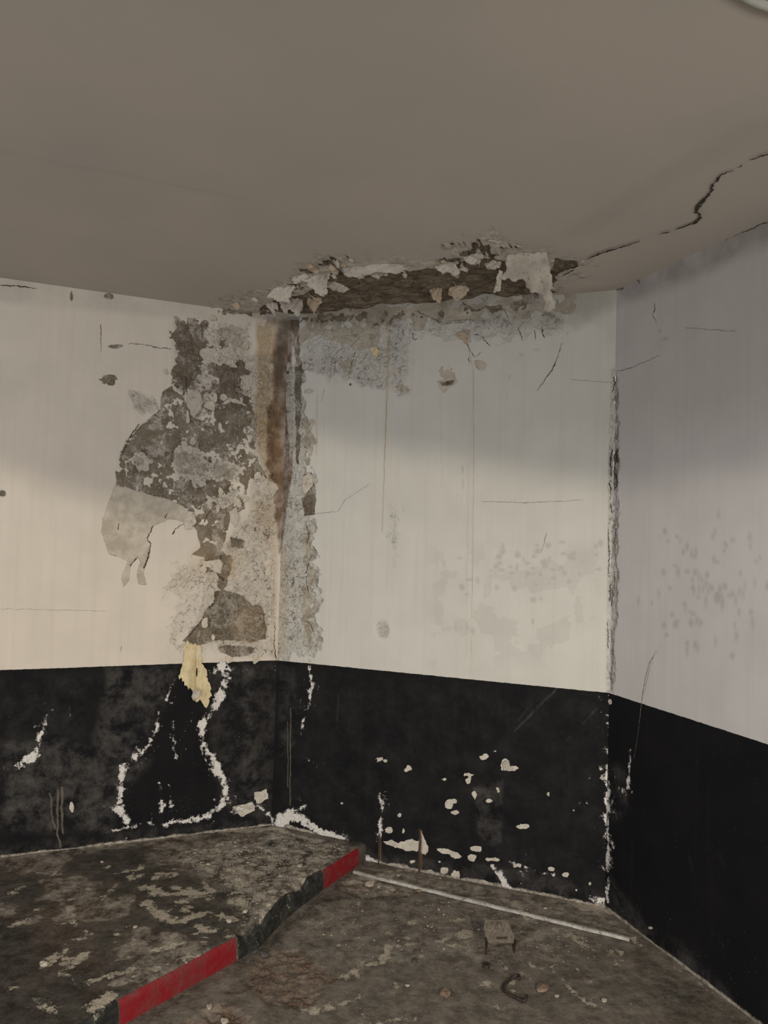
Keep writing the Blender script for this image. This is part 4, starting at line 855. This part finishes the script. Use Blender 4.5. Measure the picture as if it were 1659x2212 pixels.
# screws
def screw(plane, px, py, lab, rad=.005):
    q = plane.uv(px, py); c_ = plane.pt(q[0], q[1], .0); e = empty('wall_screw', tuple(c_))
    n_ = Vector(plane.n)
    def disc(r0, z0, z1, seg=16):
        bm = bmesh.new(); R_ = n_.to_track_quat('Z', 'Y').to_matrix(); a_, b_ = [], []
        for k in range(seg):
            t = k / seg * 2 * math.pi; v = Vector((math.cos(t) * r0, math.sin(t) * r0, 0))
            a_.append(bm.verts.new(R_ @ (v + Vector((0, 0, z0))))); b_.append(bm.verts.new(R_ @ (v * .8 + Vector((0, 0, z1)))))
        for k in range(seg): bm.faces.new((a_[k], a_[(k + 1) % seg], b_[(k + 1) % seg], b_[k]))
        bm.faces.new(a_[::-1]); bm.faces.new(b_); return bm
    obj('washer', disc(rad * 1.5, -.002, .002), M_RG, e); obj('screw_head', disc(rad, .001, .0045), M_SCR, e)
    tag(e, lab, 'screw', 'screws in the walls')
screw(PM, 757, 831, 'small screw in the upper back wall, left of the other one', .0035)
screw(PM, 967, 826, 'screw below a grey chipped spot on the upper back wall', .0045)
screw(PM, 622, 805, 'dark screw high on the rust-stained corner post', .007)
screw(PM, 625, 890, 'tiny screw lower on the rust-stained corner post', .0025)

# ------------------------------------------------------------------ things on the lower floor
# channel bracket
p = LOW.uv(1080, 2060); br = empty('rusty_bracket', (p[0], p[1], .0), math.radians(8)); tag(br, 'rusty U-shaped steel bracket standing on the lower floor', 'bracket')
bm = bmesh.new()
def boxm(bm, x0, x1, y0, y1, z0, z1, M=None):
    v = [bm.verts.new(Vector(c_) if M is None else M @ Vector(c_)) for c_ in [(x0,y0,z0),(x1,y0,z0),(x1,y1,z0),(x0,y1,z0),(x0,y0,z1),(x1,y0,z1),(x1,y1,z1),(x0,y1,z1)]]
    for f_ in [(0,3,2,1),(4,5,6,7),(0,1,5,4),(1,2,6,5),(2,3,7,6),(3,0,4,7)]: bm.faces.new([v[i] for i in f_])
tilt = Matrix.Rotation(math.radians(27), 4, 'X')
def sheet(poly, thick, M):
    bm = bmesh.new(); a_ = [bm.verts.new(M @ Vector((x, y, 0))) for x, y in poly]; b_ = [bm.verts.new(M @ Vector((x, y, thick))) for x, y in poly]
    bm.faces.new(a_[::-1]); bm.faces.new(b_); n_ = len(poly)
    for i in range(n_): bm.faces.new((a_[i], a_[(i + 1) % n_], b_[(i + 1) % n_], b_[i]))
    return bm
Mt = Matrix.Translation((0, 0, .066)) @ tilt
obj('top_plate', sheet([(-.052,-.028),(.040,-.034),(.050,-.010),(.040,.055),(-.044,.060),(-.060,.020)], .004, Mt), M_RG, br, False, .0008)
for s_, x in ((-1, -.052), (1, .046)):
    Ms = Matrix.Translation((x, 0, .066)) @ tilt @ Matrix.Rotation(math.radians(90), 4, 'Y') @ Matrix.Rotation(math.radians(-8 * s_), 4, 'X')
    obj('leg', sheet([(.0, -.030), (.056, -.034), (.054, -.024), (.014, .030), (.0, .058)], .004, Ms), M_RU, br, False, .0008)
obj('rib', sheet([(-.02,0),(.02,0),(.012,.012),(-.012,.012)], .004, Matrix.Translation((0, -.02, .066)) @ tilt @ Matrix.Rotation(math.radians(-90), 4, 'X')), M_RU, br)
for x in (-.018, .004):
    bm = tube_mesh([(x, .03, .076), (x, .028, .090), (x, .026, .098)], .0065, 8); obj('bolt', bm, M_RG, br)
# bent steel rod
def lowpt(px, py, z=.006): q = LOW.uv(px, py); return (q[0], q[1], z)
pr = [lowpt(1122,2126,.016), lowpt(1120,2117,.018), lowpt(1112,2116,.012), lowpt(1100,2122,.007), lowpt(1088,2132,.006), lowpt(1086,2140,.006), lowpt(1092,2147,.006), lowpt(1108,2156,.006), lowpt(1124,2164,.006), lowpt(1134,2168,.007), lowpt(1138,2160,.014)]
fine_ = []
for i in range(len(pr) - 1):
    for k in range(4): fine_.append(Vector(pr[i]).lerp(Vector(pr[i + 1]), k / 4))
fine_.append(Vector(pr[-1]))
for _ in range(2): fine_ = [fine_[0]] + [(fine_[i - 1] + fine_[i] * 2 + fine_[i + 1]) / 4 for i in range(1, len(fine_) - 1)] + [fine_[-1]]
o = obj('bent_rod', tube_mesh(fine_, .0052, 8, 2, .12), M_SCR, None, True); tag(o, 'bent C-shaped rusty rod lying on the lower floor', 'rod')
# nut
p = LOW.uv(1050, 2090); bm = bmesh.new(); hexo = [(math.cos(k * math.pi / 3) * .013, math.sin(k * math.pi / 3) * .013) for k in range(6)]; hexi = [(x * .5, y * .5) for x, y in hexo]
L0 = [[bm.verts.new((p[0] + x, p[1] + y, z)) for x, y in q] for q, z in ((hexo, .001), (hexo, .014), (hexi, .014), (hexi, .001))]
for j in range(4):
    A_, B_ = L0[j], L0[(j + 1) % 4]
    for k in range(6): bm.faces.new((A_[k], A_[(k + 1) % 6], B_[(k + 1) % 6], B_[k]))
o = obj('steel_nut', bm, M_SCR); tag(o, 'small dark rusty nut between the bracket and the bent rod', 'nut')

# stones and plaster crumbs
def on_platform(x, y):
    d_ = np.array([x, y]) - ka; return d_ @ KN - kdev(d_ @ KD) > .03
def stone(name, p3, size, mat, lab, seed, cat='rubble', group='bits of rubble on the floor', flat=.55, elong=1.3):
    r = random.Random(seed); bm = bmesh.new(); bmesh.ops.create_icosphere(bm, subdivisions=2, radius=1)
    ph = [r.uniform(0, 6) for _ in range(6)]; ra = r.uniform(0, 3)
    for v in bm.verts:
        k = 1 + .22 * math.sin(v.co.x * 3 + ph[0]) * math.cos(v.co.y * 4 + ph[1]) + .12 * math.sin(v.co.z * 6 + ph[2]) + r.uniform(-.07, .07)
        x, y, z = v.co * k; x *= elong; z *= flat
        v.co = Vector((x * math.cos(ra) - y * math.sin(ra), x * math.sin(ra) + y * math.cos(ra), z)) * size
    mz = min(v.co.z for v in bm.verts)
    for v in bm.verts: v.co += Vector((p3[0], p3[1], p3[2] - mz * .8))
    o = obj(name, bm, mat); tag(o, lab, cat, group); return o
M_ST = plain('dark_stone', (0.05, 0.047, 0.043), (0.09, 0.085, 0.078), .9, 60, .6)
M_PC = plain('pale_plaster_crumb', (0.46, 0.42, 0.35), (0.34, 0.30, 0.25), .9, 60, .6)
M_BR = plain('brown_crumb', (0.16, 0.11, 0.08), (0.22, 0.17, 0.13), .9, 60, .6)
BITS = [
 (572, 2062, .016, M_ST, 'dark angular stone against the foot of the broken kerb edge'), (600, 2040, .010, M_ST, 'small dark stone against the kerb foot, just behind the angular one'),
 (545, 2080, .008, M_ST, 'tiny dark stone at the end of the long red kerb paint'), (452, 2176, .009, M_PC, 'single white crumb on the floor near the long red kerb paint'),
 (485, 2207, .010, M_PC, 'white crumb at the bottom edge on the rust-brown pit'), (798, 1912, .018, M_PC, 'pale lump in the eroded pit beside the metal strip'),
 (835, 1903, .012, M_BR, 'brown lump in the eroded pit beside the metal strip'), (776, 1922, .009, M_BR, 'brown crumb at the near left of the eroded pit'),
 (1172, 2138, .018, M_BR, 'flat tan chip right of the bent rod'), (962, 2148, .016, M_BR, 'flat tan chip on the floor left of the bent rod'), (895, 2078, .011, M_ST, 'grey pebble on the pale curved line on the floor'),
 (1305, 2162, .008, M_PC, 'small cream chip on the floor near the right wall'), (1203, 2152, .006, M_PC, 'tiny cream chip beside the flat tan chip'), (880, 2130, .006, M_PC, 'tiny white crumb in the middle of the lower floor'),
 (1178, 1963, .007, M_PC, 'small crumb on the ledge behind the metal strip'), (905, 1926, .010, M_BR, 'reddish brown crumb in front of the metal strip'), (783, 1968, .008, M_BR, 'small rust-red crumb on the floor in front of the short red kerb paint'),
 (1235, 1925, .007, M_PC, 'small pale crumb at the foot of the black back wall'), (860, 1892, .007, M_PC, 'pale crumb at the wall foot between the two rusty rods'),
]
for i, (x, y, s_, mt, lab) in enumerate(BITS):
    q = LOW.uv(x, y); stone('rubble_piece', (q[0], q[1], -.001), s_, mt, lab, 100 + i)
TB = [(95, 2085, .012, 'ochre lump on the dark left part of the platform'), (292, 2004, .007, 'tiny white crumb alone in the middle of the platform'), (530, 1972, .010, 'rounded pale crumb near the platform edge'), (580, 1956, .008, 'small white crumb on the platform above the broken kerb edge'),
      (495, 1992, .011, 'pale crumb just above the long red kerb paint'), (220, 1863, .006, 'small white speck of plaster in the upper left of the platform'), (450, 1868, .007, 'small pale crumb on the rough pale part of the platform'), (648, 1872, .010, 'grey crumb on the platform near the short red kerb paint')]
for i, (x, y, s_, lab) in enumerate(TB):
    q = TOP.uv(x, y)
    if not on_platform(*q): print('crumb off platform', x, y)
    stone('plaster_crumb', (q[0], q[1], ZP + .0), s_, M_PC, lab, 200 + i, 'crumb', 'plaster crumbs on the raised platform')
# countless grains on the rough part of the platform and lower floor
def off_strip(x, y):
    t_ = np.array([x, y]) - a_strip; return abs(t_ @ n_strip) > .02 and not on_platform(x, y) and (np.array([x, y, 0]) - PM.o) @ PM.n > .03
def grains(name, plane, poly, n, size, mat, lab, seed, z, ok):
    r = random.Random(seed); q = np.array([plane.uv(*p) for p in poly]); lo, hi = q.min(0), q.max(0); bm = bmesh.new(); k = 0
    while k < n:
        x, y = r.uniform(lo[0], hi[0]), r.uniform(lo[1], hi[1]); ins = False
        for i in range(len(q)):
            a_, b_ = q[i], q[(i + 1) % len(q)]
            if (a_[1] > y) != (b_[1] > y) and x < (b_[0] - a_[0]) * (y - a_[1]) / (b_[1] - a_[1]) + a_[0]: ins = not ins
        if not ins or not ok(x, y): continue
        s_ = size * r.uniform(.4, 1.3) * (2.0 if r.random() < .06 else 1)
        M = Matrix.Translation((x, y, z + s_ * .25)) @ Matrix.Rotation(r.uniform(0, 6), 4, 'Z') @ Matrix.Diagonal((s_ * r.uniform(.8, 1.8), s_, s_ * .5, 1))
        bmesh.ops.create_icosphere(bm, subdivisions=1, radius=1, matrix=M); k += 1
    for v in bm.verts: v.co += Vector((r.uniform(-1, 1), r.uniform(-1, 1), r.uniform(-1, 1))) * size * .15
    o = obj(name, bm, mat); tag(o, lab, 'grit', None, 'stuff'); return o
grains('plaster_grit', TOP, [(350,1850),(590,1792),(770,1832),(700,1868),(620,1950),(530,2000),(470,1900)], 800, .0026, M_PC, 'fine pale grit strewn over the back corner of the platform', 1, ZP, on_platform)
grains('floor_grit', LOW, [(700,1950),(820,1890),(1250,1990),(1300,2080),(900,2100),(650,2020)], 420, .0022, M_PC, 'fine pale grit strewn over the lower floor before the metal strip', 2, 0, off_strip)

# ------------------------------------------------------------------ lamp housing edge at the upper right, conduit on the ceiling
q = [CE.uv(1560, -30), CE.uv(1625, 2), CE.uv(1662, 22), CE.uv(1720, 70)]
M_LH = plain('lamp_housing', (0.46, 0.47, 0.44), (0.40, 0.41, 0.38), .5, 20, .1)
M_DK = plain('lamp_dark_side', (0.10, 0.10, 0.09), (0.08, 0.08, 0.075), .6, 20, .1)
ce = [CE.uv(x, y) for x, y in [(1560,-12),(1595,-3),(1630,6),(1660,20),(1700,42)]]
lamp = empty('ceiling_lamp', tuple(CE.pt(*ce[2], .03))); tag(lamp, 'rounded rim of a ceiling fixture cut off at the upper right corner', 'ceiling lamp')
inv = Vector(lamp.location)
cpt = np.mean([CE.pt(*c_) for c_ in ce], 0)
# a circle through three of the points gives the round rim
A3, B3, C3 = [CE.pt(*ce[i])[:2] for i in (0, 2, 4)]
dd = 2 * (A3[0] * (B3[1] - C3[1]) + B3[0] * (C3[1] - A3[1]) + C3[0] * (A3[1] - B3[1]))
ux = ((A3 @ A3) * (B3[1] - C3[1]) + (B3 @ B3) * (C3[1] - A3[1]) + (C3 @ C3) * (A3[1] - B3[1])) / dd
uy = ((A3 @ A3) * (C3[0] - B3[0]) + (B3 @ B3) * (A3[0] - C3[0]) + (C3 @ C3) * (B3[0] - A3[0])) / dd
tg = C3 - A3; dirc = np.array([-tg[1], tg[0]]) / np.hypot(*tg)
if dirc @ np.array([.5, -.8]) < 0: dirc = -dirc
rad_ = .32; cen = B3 + dirc * rad_
print('lamp centre', cen, rad_)
lamp.location = (cen[0], cen[1], ZC)
def revolve(prof_, seg=48):
    bm = bmesh.new(); R_ = [[bm.verts.new((math.cos(k / seg * 2 * math.pi) * r_, math.sin(k / seg * 2 * math.pi) * r_, z_)) for k in range(seg)] for r_, z_ in prof_]
    for i in range(len(R_) - 1):
        for k in range(seg): bm.faces.new((R_[i][k], R_[i][(k + 1) % seg], R_[i + 1][(k + 1) % seg], R_[i + 1][k]))
    bm.faces.new(R_[0]); bm.faces.new(R_[-1][::-1]); return bm
obj('rim', revolve([(.300, .003), (.300, -.014), (.304, -.018), (.312, -.018), (.318, -.010), (.320, .003)], 96), M_LH, lamp, True)
obj('base', revolve([(.298, .003), (.298, -.008), (.20, -.010), (.02, -.011)]), M_DK, lamp, True)

# ------------------------------------------------------------------ unseen blocker beam behind the view, its lower edge shaped to shade the wall tops
def sh(plane, px, py): u, v = plane.uv(px, py); return plane.pt(u, v)
EDGE = [sh(PL, -260, 860), sh(PL, 0, 950), sh(PL, 240, 1050), sh(PL, 420, 1100), sh(PL, 590, 905), sh(PM, 650, 920), sh(PM, 1000, 975), sh(PM, 1315, 1030), sh(PR, 1659, 985), sh(PR, 2300, 960)]
YB = 0.25; bm = bmesh.new(); lo_, hi_ = [], []
pts = []
for e in EDGE:
    t = (YB - KEYP[1]) / (e[1] - KEYP[1]); pts.append(KEYP + (e - KEYP) * t)
pts[0][0] = min(pts[0][0], -1.5); pts[-1][0] = max(pts[-1][0], 2.4)
rows = []
for p_ in pts: rows.append([bm.verts.new((p_[0], YB, p_[2])), bm.verts.new((p_[0], YB, ZC + .02)), bm.verts.new((p_[0], YB - .25, ZC + .02)), bm.verts.new((p_[0], YB - .25, p_[2] + .01))])
for i in range(len(rows) - 1):
    for k in range(4): bm.faces.new((rows[i][k], rows[i][(k + 1) % 4], rows[i + 1][(k + 1) % 4], rows[i + 1][k]))
bm.faces.new(rows[0]); bm.faces.new(rows[-1][::-1])
beam = obj('shadow_caster_beam', bm, plain('beam_plaster', (0.45, 0.42, 0.38), (0.40, 0.38, 0.34), .9, 10, .2)); beam['kind'] = 'structure'
print('beam z', [round(float(p_[2]), 3) for p_ in pts])
